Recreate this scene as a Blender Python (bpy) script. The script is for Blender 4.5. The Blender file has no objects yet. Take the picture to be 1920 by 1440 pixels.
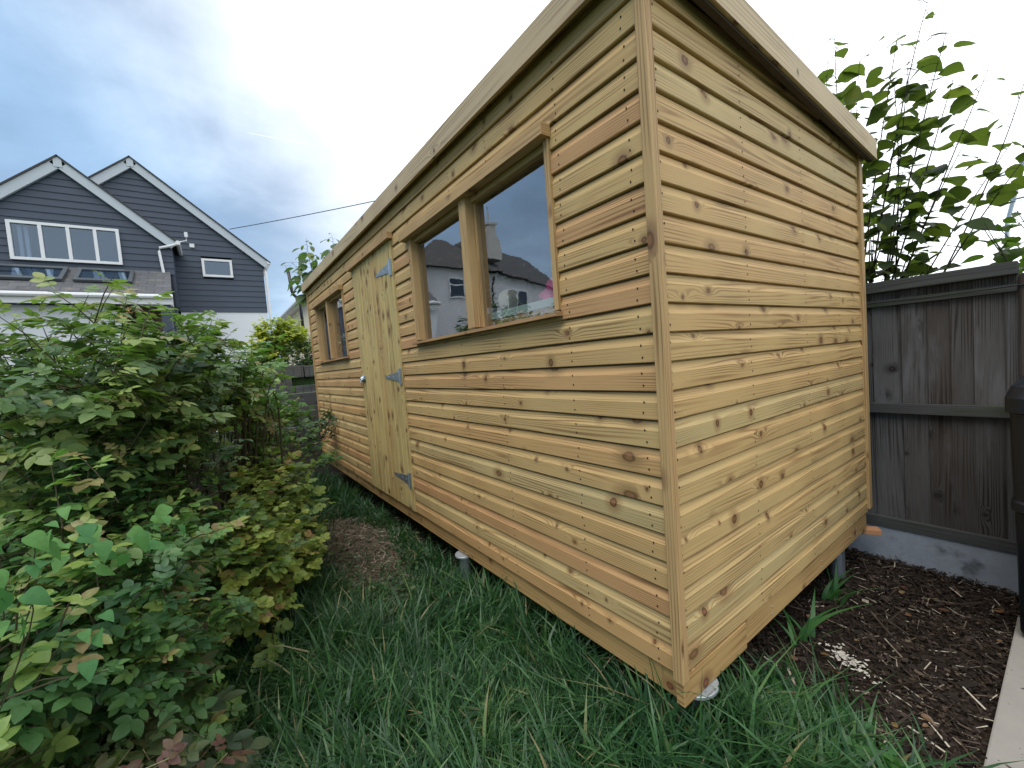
import bpy, math, random
import numpy as np
from mathutils import Vector, Matrix
random.seed(7); RNG = np.random.default_rng(11)
scene = bpy.context.scene
COL = scene.collection

# ------------------------------------------------------------------ camera
R_ = Vector((0.5848959, 0.80733792, -0.07811698)); U_ = Vector((0.00134981, 0.09533997, 0.99544385)); F_ = Vector((-0.81110725, 0.58233647, -0.05467421))
CAM = Vector((0.82526, -1.21833, 1.4920))
cd = bpy.data.cameras.new('camera'); cam = bpy.data.objects.new('camera', cd); COL.objects.link(cam)
cd.sensor_width = 36; cd.lens = 14.578; cd.clip_start = 0.02; cd.clip_end = 3000
m = Matrix((( R_.x, U_.x, -F_.x, CAM.x), (R_.y, U_.y, -F_.y, CAM.y), (R_.z, U_.z, -F_.z, CAM.z), (0, 0, 0, 1)))
cam.matrix_world = m; scene.camera = cam

# ------------------------------------------------------------------ node helper
class NT:
    def __init__(s, tree):
        s.t = tree; s.n = tree.nodes; s.l = tree.links
    def node(s, typ, **kw):
        n = s.n.new(typ)
        for k, v in kw.items(): setattr(n, k, v)
        return n
    def put(s, sock, v):
        if v is None: return
        if isinstance(v, bpy.types.NodeSocket): s.l.new(v, sock)
        else:
            if sock.type == 'RGBA' and len(v) == 3: v = (*v, 1)
            sock.default_value = v
    def m(s, op, a, b=None, c=None, clamp=False):
        n = s.node('ShaderNodeMath', operation=op, use_clamp=clamp)
        s.put(n.inputs[0], a); s.put(n.inputs[1], b); s.put(n.inputs[2], c)
        return n.outputs[0]
    def vm(s, op, a, b=None, out=0):
        n = s.node('ShaderNodeVectorMath', operation=op)
        s.put(n.inputs[0], a); s.put(n.inputs[1], b)
        return n.outputs['Value'] if op in ('DOT_PRODUCT', 'LENGTH', 'DISTANCE') else n.outputs[0]
    def noise(s, vec, scale=1., detail=2., rough=.5, dim='3D', col=False, w=None, dist=0.):
        n = s.node('ShaderNodeTexNoise', noise_dimensions=dim)
        s.put(n.inputs['Vector'], vec); n.inputs['Scale'].default_value = scale
        n.inputs['Detail'].default_value = detail; n.inputs['Roughness'].default_value = rough
        n.inputs['Distortion'].default_value = dist
        return n.outputs['Color' if col else 'Fac']
    def mix(s, f, a, b, mode='MIX'):
        n = s.node('ShaderNodeMix', data_type='RGBA', blend_type=mode)
        s.put(n.inputs[0], f); s.put(n.inputs[6], a); s.put(n.inputs[7], b)
        return n.outputs[2]
    def mixf(s, f, a, b):
        n = s.node('ShaderNodeMix', data_type='FLOAT')
        s.put(n.inputs[0], f); s.put(n.inputs[2], a); s.put(n.inputs[3], b)
        return n.outputs[0]
    def ramp(s, f, stops, interp='LINEAR'):
        n = s.node('ShaderNodeValToRGB'); e = n.color_ramp; e.interpolation = interp
        while len(e.elements) < len(stops): e.elements.new(.5)
        for el, (p, c) in zip(e.elements, stops):
            el.position = p; el.color = (*c, 1) if len(c) == 3 else c
        s.put(n.inputs[0], f); return n.outputs[0]
    def sm(s, x, a, b):
        n = s.node('ShaderNodeMapRange', interpolation_type='SMOOTHSTEP')
        s.put(n.inputs[0], x); n.inputs[1].default_value = a; n.inputs[2].default_value = b
        return n.outputs[0]
    def sep(s, v):
        n = s.node('ShaderNodeSeparateXYZ'); s.put(n.inputs[0], v); return n.outputs
    def comb(s, x, y, z=0.):
        n = s.node('ShaderNodeCombineXYZ'); s.put(n.inputs[0], x); s.put(n.inputs[1], y); s.put(n.inputs[2], z); return n.outputs[0]
    def attr(s, name):
        return s.node('ShaderNodeAttribute', attribute_name=name).outputs['Fac']
    def bump(s, h, strength=.3, dist=.01):
        n = s.node('ShaderNodeBump'); s.put(n.inputs['Height'], h)
        n.inputs['Strength'].default_value = strength; n.inputs['Distance'].default_value = dist
        return n.outputs[0]

def newmat(name):
    mt = bpy.data.materials.new(name); mt.use_nodes = True
    nt = NT(mt.node_tree); nt.n.clear()
    out = nt.node('ShaderNodeOutputMaterial'); b = nt.node('ShaderNodeBsdfPrincipled')
    nt.l.new(b.outputs[0], out.inputs[0])
    return mt, nt, b, out

# ------------------------------------------------------------------ sky, sun, exposure
SUN_AZ = math.radians(162)      # from +Y towards +X
SUN_EL = math.radians(60)
sund = Vector((math.sin(SUN_AZ)*math.cos(SUN_EL), math.cos(SUN_AZ)*math.cos(SUN_EL), math.sin(SUN_EL)))
w = bpy.data.worlds.new('World'); scene.world = w; w.use_nodes = True
nt = NT(w.node_tree); nt.n.clear()
tc = nt.node('ShaderNodeTexCoord'); D = tc.outputs['Generated']
sky = nt.node('ShaderNodeTexSky', sky_type='NISHITA', sun_disc=False)
sky.sun_elevation = SUN_EL; sky.sun_rotation = SUN_AZ; sky.air_density = 1.0; sky.dust_density = 2.0
nd = nt.vm('NORMALIZE', D)
x_, y_, z_ = nt.sep(nd)
zc = nt.m('MAXIMUM', z_, 0.05)
# cloud sheet coordinates: a flat layer overhead
px = nt.m('DIVIDE', x_, nt.m('ADD', zc, .22)); py = nt.m('DIVIDE', y_, nt.m('ADD', zc, .22))
cl = nt.comb(px, py, 0.)
n1 = nt.noise(cl, 1.15, 5, .52, dist=.25); n2 = nt.noise(cl, 3.4, 6, .6, dist=.2)
thick = nt.m('ADD', nt.m('MULTIPLY', n1, .75), nt.m('MULTIPLY', n2, .25))
toward = nt.vm('DOT_PRODUCT', nd, tuple(Vector((.35, .80, .48)).normalized()))
glow = nt.sm(nt.m('ADD', toward, nt.m('MULTIPLY', nt.m('SUBTRACT', thick, .5), -.55)), -.23, .30)
low = nt.sm(z_, .42, .12)
blueg = nt.mix(nt.sm(thick, .36, .60), (.38, .59, .86), (.25, .39, .60))
blueg = nt.mix(nt.m('MULTIPLY', low, .45), blueg, (.60, .80, .98))
white = nt.mix(glow, blueg, (1.55, 1.6, 1.66))
hor = nt.mix(nt.sm(z_, .0, -.15), white, (.10, .10, .09))
# vapour trail: a short straight streak high in the sky
a0 = Vector((-0.88874, 0.09067, 0.44935)); a1 = Vector((-0.86202, 0.24913, 0.44143))
pn = a0.cross(a1).normalized(); along = (a1 - a0).normalized()
dd = nt.m('ABSOLUTE', nt.vm('DOT_PRODUCT', nd, tuple(pn)))
la = nt.vm('DOT_PRODUCT', nd, tuple(along)); lo = a0.dot(along); hi = a1.dot(along)
streak = nt.m('MULTIPLY', nt.sm(dd, .0011, .0003), nt.m('MULTIPLY', nt.sm(la, lo, lo+.01), nt.sm(la, hi, hi-.11)))
streak = nt.m('MULTIPLY', streak, nt.m('GREATER_THAN', nt.vm('DOT_PRODUCT', nd, tuple(a0)), .8))
hor = nt.mix(nt.m('MULTIPLY', streak, .42), hor, (1.2, 1.25, 1.3))
bg1 = nt.node('ShaderNodeBackground'); nt.put(bg1.inputs[0], sky.outputs[0]); bg1.inputs[1].default_value = .05
bg2 = nt.node('ShaderNodeBackground'); nt.put(bg2.inputs[0], hor); bg2.inputs[1].default_value = .62
ad = nt.node('ShaderNodeMixShader'); ad.inputs[0].default_value = .88
nt.l.new(bg1.outputs[0], ad.inputs[1]); nt.l.new(bg2.outputs[0], ad.inputs[2])
wo = nt.node('ShaderNodeOutputWorld'); nt.l.new(ad.outputs[0], wo.inputs[0])
sl = bpy.data.lights.new('sun', 'SUN'); sl.energy = 1.3; sl.angle = math.radians(45); sl.color = (1, .96, .9)
so = bpy.data.objects.new('sun', sl); COL.objects.link(so)
so.rotation_euler = sund.to_track_quat('Z', 'Y').to_euler()
scene.view_settings.view_transform = 'Standard'; scene.view_settings.look = 'None'
scene.view_settings.exposure = 0.93; scene.view_settings.gamma = 1

# ------------------------------------------------------------------ mesh helper
class MB:
    def __init__(s): s.v = []; s.f = []; s.uv = []; s.mi = []; s.r = []
    def add(s, vs, fs, uvs=None, mi=0, r=None):
        o = len(s.v); s.v += [tuple(p) for p in vs]
        r = random.random() if r is None else r
        for i, f in enumerate(fs):
            s.f.append([o + k for k in f]); s.mi.append(mi); s.r.append(r)
            if uvs: s.uv += [tuple(q) for q in uvs[i]]
            else: s.uv += [(0., 0.)] * len(f)
    def box(s, x0, x1, y0, y1, z0, z1, mi=0, r=None, grain=None, M=None, bev=0.):
        x0, x1 = min(x0, x1), max(x0, x1); y0, y1 = min(y0, y1), max(y0, y1); z0, z1 = min(z0, z1), max(z0, z1)
        c = [(x, y, z) for x in (x0, x1) for y in (y0, y1) for z in (z0, z1)]
        if bev:
            import bmesh
            bm = bmesh.new(); vv = [bm.verts.new(p) for p in c]
            for f in ((0,1,3,2),(4,6,7,5),(0,4,5,1),(2,3,7,6),(0,2,6,4),(1,5,7,3)): bm.faces.new([vv[i] for i in f])
            bmesh.ops.bevel(bm, geom=list(bm.edges), offset=bev, segments=2, affect='EDGES', profile=.6)
            bm.verts.ensure_lookup_table(); bm.normal_update()
            vs = [v.co.copy() for v in bm.verts]; fs = [[v.index for v in f.verts] for f in bm.faces]; bm.free()
        else:
            vs = [Vector(p) for p in c]; fs = [(0,1,3,2),(4,6,7,5),(0,4,5,1),(2,3,7,6),(0,2,6,4),(1,5,7,3)]
        d = (x1-x0, y1-y0, z1-z0); g = grain if grain is not None else d.index(max(d))
        ou, ov = random.random()*40, random.random()*40
        uvs = []
        for f in fs:
            n = (vs[f[1]]-vs[f[0]]).cross(vs[f[2]]-vs[f[0]])
            ax = max(range(3), key=lambda i: abs(n[i]))
            if ax == g: a, b = [i for i in range(3) if i != ax]; uvs.append([(vs[k][a]*.25+ou, vs[k][b]+ov+3) for k in f])
            else:
                b = [i for i in range(3) if i not in (ax, g)][0]
                uvs.append([(vs[k][g]+ou, vs[k][b]+ov+ax*1.7) for k in f])
        if M is not None: vs = [M @ p for p in vs]
        s.add(vs, fs, uvs, mi, r)
    def tube(s, pts, rad, n=6, mi=0, r=None, cap=True):
        pts = [Vector(p) for p in pts]; k = len(pts)
        if not hasattr(rad, '__len__'): rad = [rad]*k
        vs = []; fs = []; uvs = []; L = 0; up = Vector((.13, .29, .94))
        for i, p in enumerate(pts):
            t = (pts[min(i+1, k-1)]-pts[max(i-1, 0)]).normalized()
            a = t.cross(up)
            if a.length < .05: a = t.cross(Vector((1, 0, 0)))
            a.normalize(); b = t.cross(a)
            for j in range(n):
                an = 2*math.pi*j/n; vs.append(p+(a*math.cos(an)+b*math.sin(an))*rad[i])
        for i in range(k-1):
            l2 = L+(pts[i+1]-pts[i]).length
            for j in range(n):
                j2 = (j+1) % n; fs.append((i*n+j, i*n+j2, (i+1)*n+j2, (i+1)*n+j))
                uvs.append([(L, j*.02), (L, (j+1)*.02), (l2, (j+1)*.02), (l2, j*.02)])
            L = l2
        if cap:
            fs.append(tuple(range(n-1, -1, -1))); uvs.append([(0, 0)]*n)
            fs.append(tuple((k-1)*n+j for j in range(n))); uvs.append([(0, 0)]*n)
        s.add(vs, fs, uvs, mi, r)
    def lathe(s, c, prof, n=24, mi=0, r=None, M=None):
        c = Vector(c); vs = []; fs = []
        for (rr, z) in prof:
            for j in range(n):
                a = 2*math.pi*j/n; vs.append(c+Vector((rr*math.cos(a), rr*math.sin(a), z)))
        for i in range(len(prof)-1):
            for j in range(n):
                j2 = (j+1) % n; fs.append((i*n+j, i*n+j2, (i+1)*n+j2, (i+1)*n+j))
        if prof[-1][0] > 1e-4: fs.append(tuple((len(prof)-1)*n+j for j in range(n)))
        if prof[0][0] > 1e-4: fs.append(tuple(range(n-1, -1, -1)))
        if M is not None: vs = [M @ p for p in vs]
        s.add(vs, fs, None, mi, r)
    def prism(s, poly, axis, a0, a1, mi=0, r=None, uvscale=1):
        n = len(poly)
        def P(q, a):
            q = list(q); q.insert(axis, a); return Vector(q)
        vs = [P(q, a0) for q in poly]+[P(q, a1) for q in poly]
        fs = [tuple(range(n)), tuple(range(2*n-1, n-1, -1))]
        uvs = [[tuple(q) for q in poly], [tuple(poly[i]) for i in range(n-1, -1, -1)]]
        d = 0
        for i in range(n):
            j = (i+1) % n; l = math.dist(poly[i], poly[j])
            fs.append((i, j, j+n, i+n)); uvs.append([(a0, d), (a0, d+l), (a1, d+l), (a1, d)]); d += l
        s.add(vs, fs, uvs, mi, r)
    def build(s, name, mats, parent=None, smooth=False, label=None, kind=None):
        me = bpy.data.meshes.new(name); me.from_pydata(s.v, [], s.f)
        uvl = me.uv_layers.new(name='UVMap'); uvl.data.foreach_set('uv', np.array(s.uv, 'f').ravel())
        a = me.attributes.new('rnd', 'FLOAT', 'FACE'); a.data.foreach_set('value', np.array(s.r, 'f'))
        if not isinstance(mats, (list, tuple)): mats = [mats]
        for q in mats: me.materials.append(q)
        me.polygons.foreach_set('material_index', s.mi)
        if smooth: me.polygons.foreach_set('use_smooth', [True]*len(s.f))
        me.update()
        import bmesh
        bm = bmesh.new(); bm.from_mesh(me); bmesh.ops.recalc_face_normals(bm, faces=bm.faces); bm.to_mesh(me); bm.free()
        o = bpy.data.objects.new(name, me); COL.objects.link(o)
        if parent: o.parent = parent; o.matrix_parent_inverse = Matrix.Translation(-Vector(parent.location))
        if label: o['label'] = label
        if kind: o['kind'] = kind
        return o

def npmesh(name, V, Fq, mats, rnd, parent=None, smooth=True, kind=None):
    """fast mesh: V (n,3), Fq (m,4) quads, rnd per vertex"""
    me = bpy.data.meshes.new(name); n = len(V); mq = len(Fq)
    me.vertices.add(n); me.vertices.foreach_set('co', V.astype('f').ravel())
    me.loops.add(mq*4); me.loops.foreach_set('vertex_index', Fq.astype('i').ravel())
    me.polygons.add(mq); me.polygons.foreach_set('loop_start', np.arange(0, mq*4, 4, dtype='i')); me.polygons.foreach_set('loop_total', np.full(mq, 4, 'i'))
    if smooth: me.polygons.foreach_set('use_smooth', np.ones(mq, bool))
    a = me.attributes.new('rnd', 'FLOAT', 'POINT'); a.data.foreach_set('value', rnd.astype('f'))
    me.update(calc_edges=True); me.validate()
    if not isinstance(mats, (list, tuple)): mats = [mats]
    for q in mats: me.materials.append(q)
    o = bpy.data.objects.new(name, me); COL.objects.link(o)
    if parent: o.parent = parent; o.matrix_parent_inverse = Matrix.Translation(-Vector(parent.location))
    if kind: o['kind'] = kind
    return o

def thing(name, label, cat, loc=(0, 0, 0), group=None, kind=None):
    o = bpy.data.objects.new(name, None); COL.objects.link(o); o.location = loc; o.empty_display_size = .1
    o['label'] = label; o['category'] = cat
    if group: o['group'] = group
    return o
def tag(o, label, cat, group=None):
    o['label'] = label; o['category'] = cat
    if group: o['group'] = group
    return o
def struct(o): o['kind'] = 'structure'; return o

# ------------------------------------------------------------------ materials
def wood(name, pal, line=.72, knotcol=(.085, .038, .016), rough=.6, knots=.5, fib=.18, kscale=5., lines=26., patch=None, spec=.3, bumps=.25):
    mt, nt, b, out = newmat(name)
    uv = nt.node('ShaderNodeUVMap', uv_map='UVMap').outputs[0]; u, v, _ = nt.sep(uv)
    r = nt.attr('rnd')
    V2 = nt.comb(u, v, 0.)
    vor = nt.node('ShaderNodeTexVoronoi', voronoi_dimensions='2D'); nt.put(vor.inputs['Vector'], V2); vor.inputs['Scale'].default_value = kscale
    posn = vor.outputs['Position']; cc = vor.outputs['Color']
    dv = nt.vm('SUBTRACT', V2, posn); dx, dy, _ = nt.sep(dv)
    cr, cg, cb = nt.sep(cc)
    gate = nt.m('GREATER_THAN', cr, 1-knots)
    size = nt.m('MULTIPLY_ADD', nt.m('POWER', cg, 1.6), .014, .006)
    wob = nt.m('MULTIPLY', nt.m('SUBTRACT', nt.noise(V2, 45, 2), .5), .008)
    dr = nt.m('ADD', nt.m('SQRT', nt.m('ADD', nt.m('POWER', nt.m('MULTIPLY', dx, nt.m('MULTIPLY_ADD', cb, .7, .55)), 2), nt.m('POWER', dy, 2))), wob)
    el = nt.m('SQRT', nt.m('ADD', nt.m('POWER', nt.m('MULTIPLY', dx, .33), 2), nt.m('POWER', dy, 2)))
    flow = nt.m('MULTIPLY', gate, nt.m('EXPONENT', nt.m('MULTIPLY', nt.m('POWER', nt.m('DIVIDE', el, .017), 2), -1)))
    knot = nt.m('MULTIPLY', gate, nt.m('SUBTRACT', 1, nt.sm(nt.m('DIVIDE', dr, size), .75, 1.15)))
    halo = nt.m('MULTIPLY', gate, nt.m('SUBTRACT', 1, nt.sm(nt.m('DIVIDE', dr, size), .9, 3.2)))
    base = nt.noise(nt.comb(nt.m('MULTIPLY', u, .42), nt.m('MULTIPLY', v, 11.), 0.), 1, 2.2, .42)
    g = nt.m('ADD', nt.m('MULTIPLY', base, lines*.22), nt.m('MULTIPLY', v, lines*1.6))
    g = nt.m('ADD', g, nt.m('MULTIPLY', flow, 2.0))
    s_ = nt.m('MULTIPLY_ADD', nt.m('SINE', nt.m('MULTIPLY', g, 6.283)), .5, .5)
    s_ = nt.m('POWER', s_, 3.0)
    fibre = nt.noise(nt.comb(nt.m('MULTIPLY', u, 7.), nt.m('MULTIPLY', v, 330.), 0.), 1, 3, .6)
    broad = nt.noise(nt.comb(nt.m('MULTIPLY', u, 1.6), nt.m('MULTIPLY', v, 14.), 0.), 1, 3, .6)
    strength = nt.m('MULTIPLY', nt.sm(nt.noise(V2, 2.3, 1), .3, .7), 1-line)
    rr = nt.m('ADD', nt.m('MULTIPLY', r, .8), nt.m('MULTIPLY', nt.m('SUBTRACT', broad, .5), .55), clamp=False)
    k = len(pal)
    col = nt.ramp(nt.m('ADD', rr, .1), [(i/(k-1), c) for i, c in enumerate(pal)])
    dark = nt.m('SUBTRACT', 1, nt.m('MULTIPLY', s_, strength))
    dark = nt.m('MULTIPLY', dark, nt.m('MULTIPLY_ADD', nt.m('SUBTRACT', fibre, .5), fib*2, 1))
    dark = nt.m('MULTIPLY', dark, nt.m('MULTIPLY_ADD', nt.m('SUBTRACT', broad, .5), .35, 1))
    linec = nt.mix(nt.m('MULTIPLY', s_, nt.m('MULTIPLY', strength, .9)), col, tuple(c*f for c, f in zip(pal[-1], (.95, .72, .55))))
    col = nt.vm('MULTIPLY', linec, nt.comb(dark, dark, dark))
    col = nt.mix(nt.m('MULTIPLY', halo, .8), col, tuple(c*.55 for c in pal[min(2, k-1)]))
    stk = nt.m('MULTIPLY', nt.sm(nt.noise(nt.comb(nt.m('MULTIPLY', u, 3.2), nt.m('MULTIPLY', v, 22.), 5.), 1, 3, .6), .62, .74), .28)
    col = nt.mix(stk, col, tuple(c*f for c, f in zip(pal[-1], (.62, .50, .42))))
    kin = nt.mix(nt.sm(nt.m('DIVIDE', dr, size), .35, .72), tuple(min(1, c*2.3) for c in knotcol), knotcol)
    col = nt.mix(nt.m('MULTIPLY', knot, nt.m('MULTIPLY_ADD', cb, .25, .75)), col, kin)
    if patch:
        pcol, pa, pb, ps = patch
        col = nt.mix(nt.sm(nt.noise(nt.comb(nt.m('MULTIPLY', u, .8), nt.m('MULTIPLY', v, 5.), 3.), ps, 4, .6), pa, pb), col, pcol)
    nt.put(b.inputs['Base Color'], col); b.inputs['Roughness'].default_value = rough; b.inputs['Specular IOR Level'].default_value = spec
    h = nt.m('ADD', nt.m('MULTIPLY', fibre, .5), nt.m('MULTIPLY', s_, .35))
    nt.put(b.inputs['Normal'], nt.bump(h, bumps, .0015))
    return mt

PINE = wood('pine_cladding', [(.44, .345, .165), (.48, .335, .145), (.475, .295, .125), (.445, .25, .118)], line=.48, knots=.55, lines=46, kscale=5.)
PINE_T = wood('pine_trim', [(.40, .27, .125), (.44, .29, .13), (.36, .20, .10)], line=.5, knots=.3, lines=50)
PINE_D = wood('pine_door', [(.44, .35, .15), (.50, .38, .16), (.42, .28, .115)], line=.5, knots=.65, kscale=6)
PINE_F = wood('pine_fascia', [(.44, .36, .23), (.48, .37, .22), (.42, .31, .20)], line=.65, knots=.3)
PINE_B = wood('pine_bearer', [(.38, .25, .10), (.42, .27, .11), (.38, .22, .09)], line=.5, knots=.6, knotcol=(.09, .03, .015))
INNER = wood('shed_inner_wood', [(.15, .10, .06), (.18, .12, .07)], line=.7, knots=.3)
GREYW = wood('weathered_fence_board', [(.062, .066, .070), (.105, .104, .103), (.070, .064, .060), (.050, .038, .032)], line=.45, knotcol=(.015, .012, .012), knots=.35, fib=.45, lines=40, rough=.85, spec=.15, bumps=.5, patch=((.12, .12, .125), .55, .75, 1.5))
GREYR = wood('weathered_fence_rail', [(.062, .067, .066), (.078, .080, .078)], line=.6, knotcol=(.02, .018, .015), rough=.9, spec=.1, patch=((.045, .06, .035), .5, .7, 2))
SLEEP = wood('old_sleeper', [(.075, .08, .083), (.10, .10, .10), (.085, .075, .065)], line=.6, knotcol=(.02, .02, .02), rough=.9, spec=.1)

def plain(name, col, rough=.5, metal=0., var=.12, scale=8., spec=.4, bumpd=0., spots=None, coord='Object', emis=None):
    mt, nt, b, out = newmat(name)
    P = nt.node('ShaderNodeTexCoord').outputs[coord]
    n = nt.noise(P, scale, 4, .6)
    k = nt.m('MULTIPLY_ADD', nt.m('SUBTRACT', n, .5), var*2, 1)
    c = nt.vm('MULTIPLY', col, nt.comb(k, k, k))
    if spots: c = nt.mix(nt.sm(nt.noise(P, spots[1], 3, .6), spots[2], spots[3]), c, spots[0])
    nt.put(b.inputs['Base Color'], c); b.inputs['Roughness'].default_value = rough; b.inputs['Metallic'].default_value = metal
    b.inputs['Specular IOR Level'].default_value = spec
    if bumpd: nt.put(b.inputs['Normal'], nt.bump(nt.noise(P, scale*4, 4, .6), .5, bumpd))
    return mt
GALV = plain('galvanised_steel', (.42, .47, .52), .42, .85, .25, 60.)
GALVP = plain('galvanised_plate', (.40, .44, .46), .5, .5, .2, 40.)
HOLE = plain('nail_head', (.015, .010, .008), .8)
SCREW = plain('bright_screw', (.7, .7, .68), .3, .8)
FELT = plain('roof_felt', (.05, .055, .055), .9)
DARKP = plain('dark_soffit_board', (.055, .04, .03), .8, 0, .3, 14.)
BLACK = plain('black_plastic', (.006, .009, .014), .38, 0, .2, 30.)
BLACKM = plain('black_metal', (.012, .012, .013), .35)
WHITEP = plain('white_upvc', (.62, .64, .66), .35, 0, .06, 4.)
BARGE = plain('pale_grey_bargeboard', (.40, .45, .50), .5, 0, .08, 3.)
CLAD = plain('dark_blue_grey_cladding', (.036, .052, .080), .5, 0, .15, 2.5)
RENDW = plain('white_render', (.62, .66, .70), .8, 0, .05, 1.5)
CREAM = plain('cream_render', (.62, .57, .42), .85, 0, .08, 2.)
CONC = plain('gravel_board_concrete', (.27, .30, .34), .85, 0, .25, 14., bumpd=.004, spots=((.10, .11, .12), 6., .55, .75))
SLABM = plain('paving_concrete', (.26, .245, .22), .85, 0, .15, 12., bumpd=.002, spots=((.025, .022, .03), 28., .66, .70))
PINK = plain('pink_cloth', (.62, .05, .20), .85, 0, .3, 30.)
TWINE = plain('jute_twine', (.55, .48, .34), .9, 0, .3, 90.)
MINT = plain('pale_green_painted_edge', (.42, .52, .46), .6, 0, .12, 12.)
PAPER = plain('white_packet', (.7, .72, .74), .5, 0, .1, 20.)
ORANGE = plain('orange_offcut', (.42, .21, .10), .7, 0, .2, 20.)
POTM = plain('dark_pot', (.03, .02, .018), .6)
PETAL = plain('white_petal', (.75, .75, .72), .6)
CHIMN = plain('chimney_render', (.45, .44, .42), .9)
COTR = plain('cottage_render', (.55, .57, .60), .9, 0, .12, 1.3)
BARKM = plain('dark_bark', (.035, .026, .018), .85, 0, .35, 25.)
CANE = plain('rose_cane', (.055, .05, .025), .7, 0, .4, 18.)
CANEL = plain('pale_cane', (.22, .20, .10), .7, 0, .3, 18.)
CABLE = plain('black_cable', (.01, .01, .01), .6)

def tilemat(name, c1, c2, sx, sy):
    mt, nt, b, out = newmat(name)
    uv = nt.node('ShaderNodeUVMap', uv_map='UVMap').outputs[0]
    br = nt.node('ShaderNodeTexBrick'); nt.put(br.inputs['Vector'], uv); br.inputs['Scale'].default_value = 1
    br.inputs['Brick Width'].default_value = sx; br.inputs['Row Height'].default_value = sy; br.inputs['Mortar Size'].default_value = .008
    nt.put(br.inputs['Color1'], c1); nt.put(br.inputs['Color2'], c2); nt.put(br.inputs['Mortar'], tuple(c*.35 for c in c1))
    n = nt.noise(uv, 2.2, 4, .6); k = nt.m('MULTIPLY_ADD', n, .9, .55)
    c = nt.vm('MULTIPLY', br.outputs[0], nt.comb(k, k, k))
    c = nt.mix(nt.m('MULTIPLY', nt.sm(nt.noise(uv, 5, 3), .55, .72), .5), c, (.16, .13, .075))
    nt.put(b.inputs['Base Color'], c); b.inputs['Roughness'].default_value = .75
    nt.put(b.inputs['Normal'], nt.bump(br.outputs['Fac'], -.4, .01))
    return mt
SLATE = tilemat('grey_slates', (.085, .09, .10), (.055, .058, .065), .3, .2)
DTILE = tilemat('dark_roof_tiles', (.028, .026, .026), (.018, .018, .02), .25, .3)

def leafmat(name, stops, trans=.25, rough=.42, vein=True, spec=.35):
    mt, nt, b, out = newmat(name)
    r = nt.attr('rnd'); P = nt.node('ShaderNodeTexCoord').outputs['Object']
    n = nt.noise(P, 18, 3, .6); n3 = nt.noise(P, 90, 2, .6)
    f = nt.m('ADD', r, nt.m('MULTIPLY', nt.m('SUBTRACT', n, .5), .22))
    c = nt.ramp(f, stops)
    k = nt.m('MULTIPLY_ADD', nt.m('SUBTRACT', n3, .5), .5, 1); c = nt.vm('MULTIPLY', c, nt.comb(k, k, k))
    nt.put(b.inputs['Base Color'], c); b.inputs['Roughness'].default_value = rough; b.inputs['Specular IOR Level'].default_value = spec
    nt.put(b.inputs['Normal'], nt.bump(n3, .25, .004))
    tr = nt.node('ShaderNodeBsdfTranslucent'); tc_ = nt.mix(.5, c, tuple(x*1.6 for x in stops[len(stops)//2][1])); nt.put(tr.inputs[0], nt.vm('MULTIPLY', tc_, (1.5, 1.8, .8)))
    ms = nt.node('ShaderNodeMixShader'); ms.inputs[0].default_value = trans
    nt.l.new(b.outputs[0], ms.inputs[1]); nt.l.new(tr.outputs[0], ms.inputs[2]); nt.l.new(ms.outputs[0], out.inputs[0])
    return mt
ROSE_D = leafmat('rose_leaf_dark', [(0, (.030, .070, .032)), (.35, (.065, .125, .048)), (.65, (.125, .195, .058)), (.9, (.21, .26, .075)), (1, (.20, .17, .07))])
ROSE_M = leafmat('rose_leaf_mixed', [(0, (.030, .080, .036)), (.35, (.060, .140, .048)), (.68, (.115, .215, .058)), (.9, (.22, .30, .075)), (1, (.22, .17, .08))])
ROSE_Y = leafmat('rose_leaf_yellowing', [(0, (.06, .11, .038)), (.35, (.13, .20, .05)), (.7, (.25, .32, .07)), (.93, (.36, .35, .09)), (1, (.25, .15, .07))])
BIND = leafmat('bindweed_leaf', [(0, (.035, .11, .04)), (.5, (.06, .17, .055)), (1, (.10, .22, .06))], rough=.55, spec=.2)
HAZEL = leafmat('hazel_leaf', [(0, (.016, .030, .014)), (.5, (.034, .054, .018)), (.85, (.080, .10, .024)), (1, (.16, .15, .035))], trans=.48, rough=.5)
YELL = leafmat('yellow_leaf', [(0, (.08, .14, .03)), (.45, (.17, .23, .045)), (.85, (.40, .38, .06)), (1, (.50, .44, .08))], trans=.35)
DGREEN = leafmat('dark_shrub_leaf', [(0, (.022, .05, .022)), (.6, (.05, .09, .035)), (1, (.12, .17, .05))])
GRASSM = leafmat('grass_blade', [(0, (.012, .038, .017)), (.40, (.027, .080, .031)), (.70, (.056, .138, .047)), (.90, (.11, .20, .07)), (1, (.28, .24, .13))], trans=.28, rough=.4, spec=.38)
STRAPM = leafmat('strap_leaf', [(0, (.03, .10, .03)), (1, (.06, .16, .04))], trans=.3)
STRAWM = leafmat('straw', [(0, (.045, .034, .026)), (.5, (.11, .085, .062)), (.8, (.22, .18, .13)), (1, (.38, .33, .25))], trans=0., rough=.8, spec=.2)
CHIPM = leafmat('bark_chip', [(0, (.010, .008, .006)), (.5, (.026, .018, .013)), (.78, (.060, .042, .030)), (.93, (.15, .115, .08)), (1, (.42, .38, .30))], trans=0., rough=.8, spec=.2)
ASHM = plain('white_ash', (.46, .43, .37), .9, 0, .2, 40.)

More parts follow.
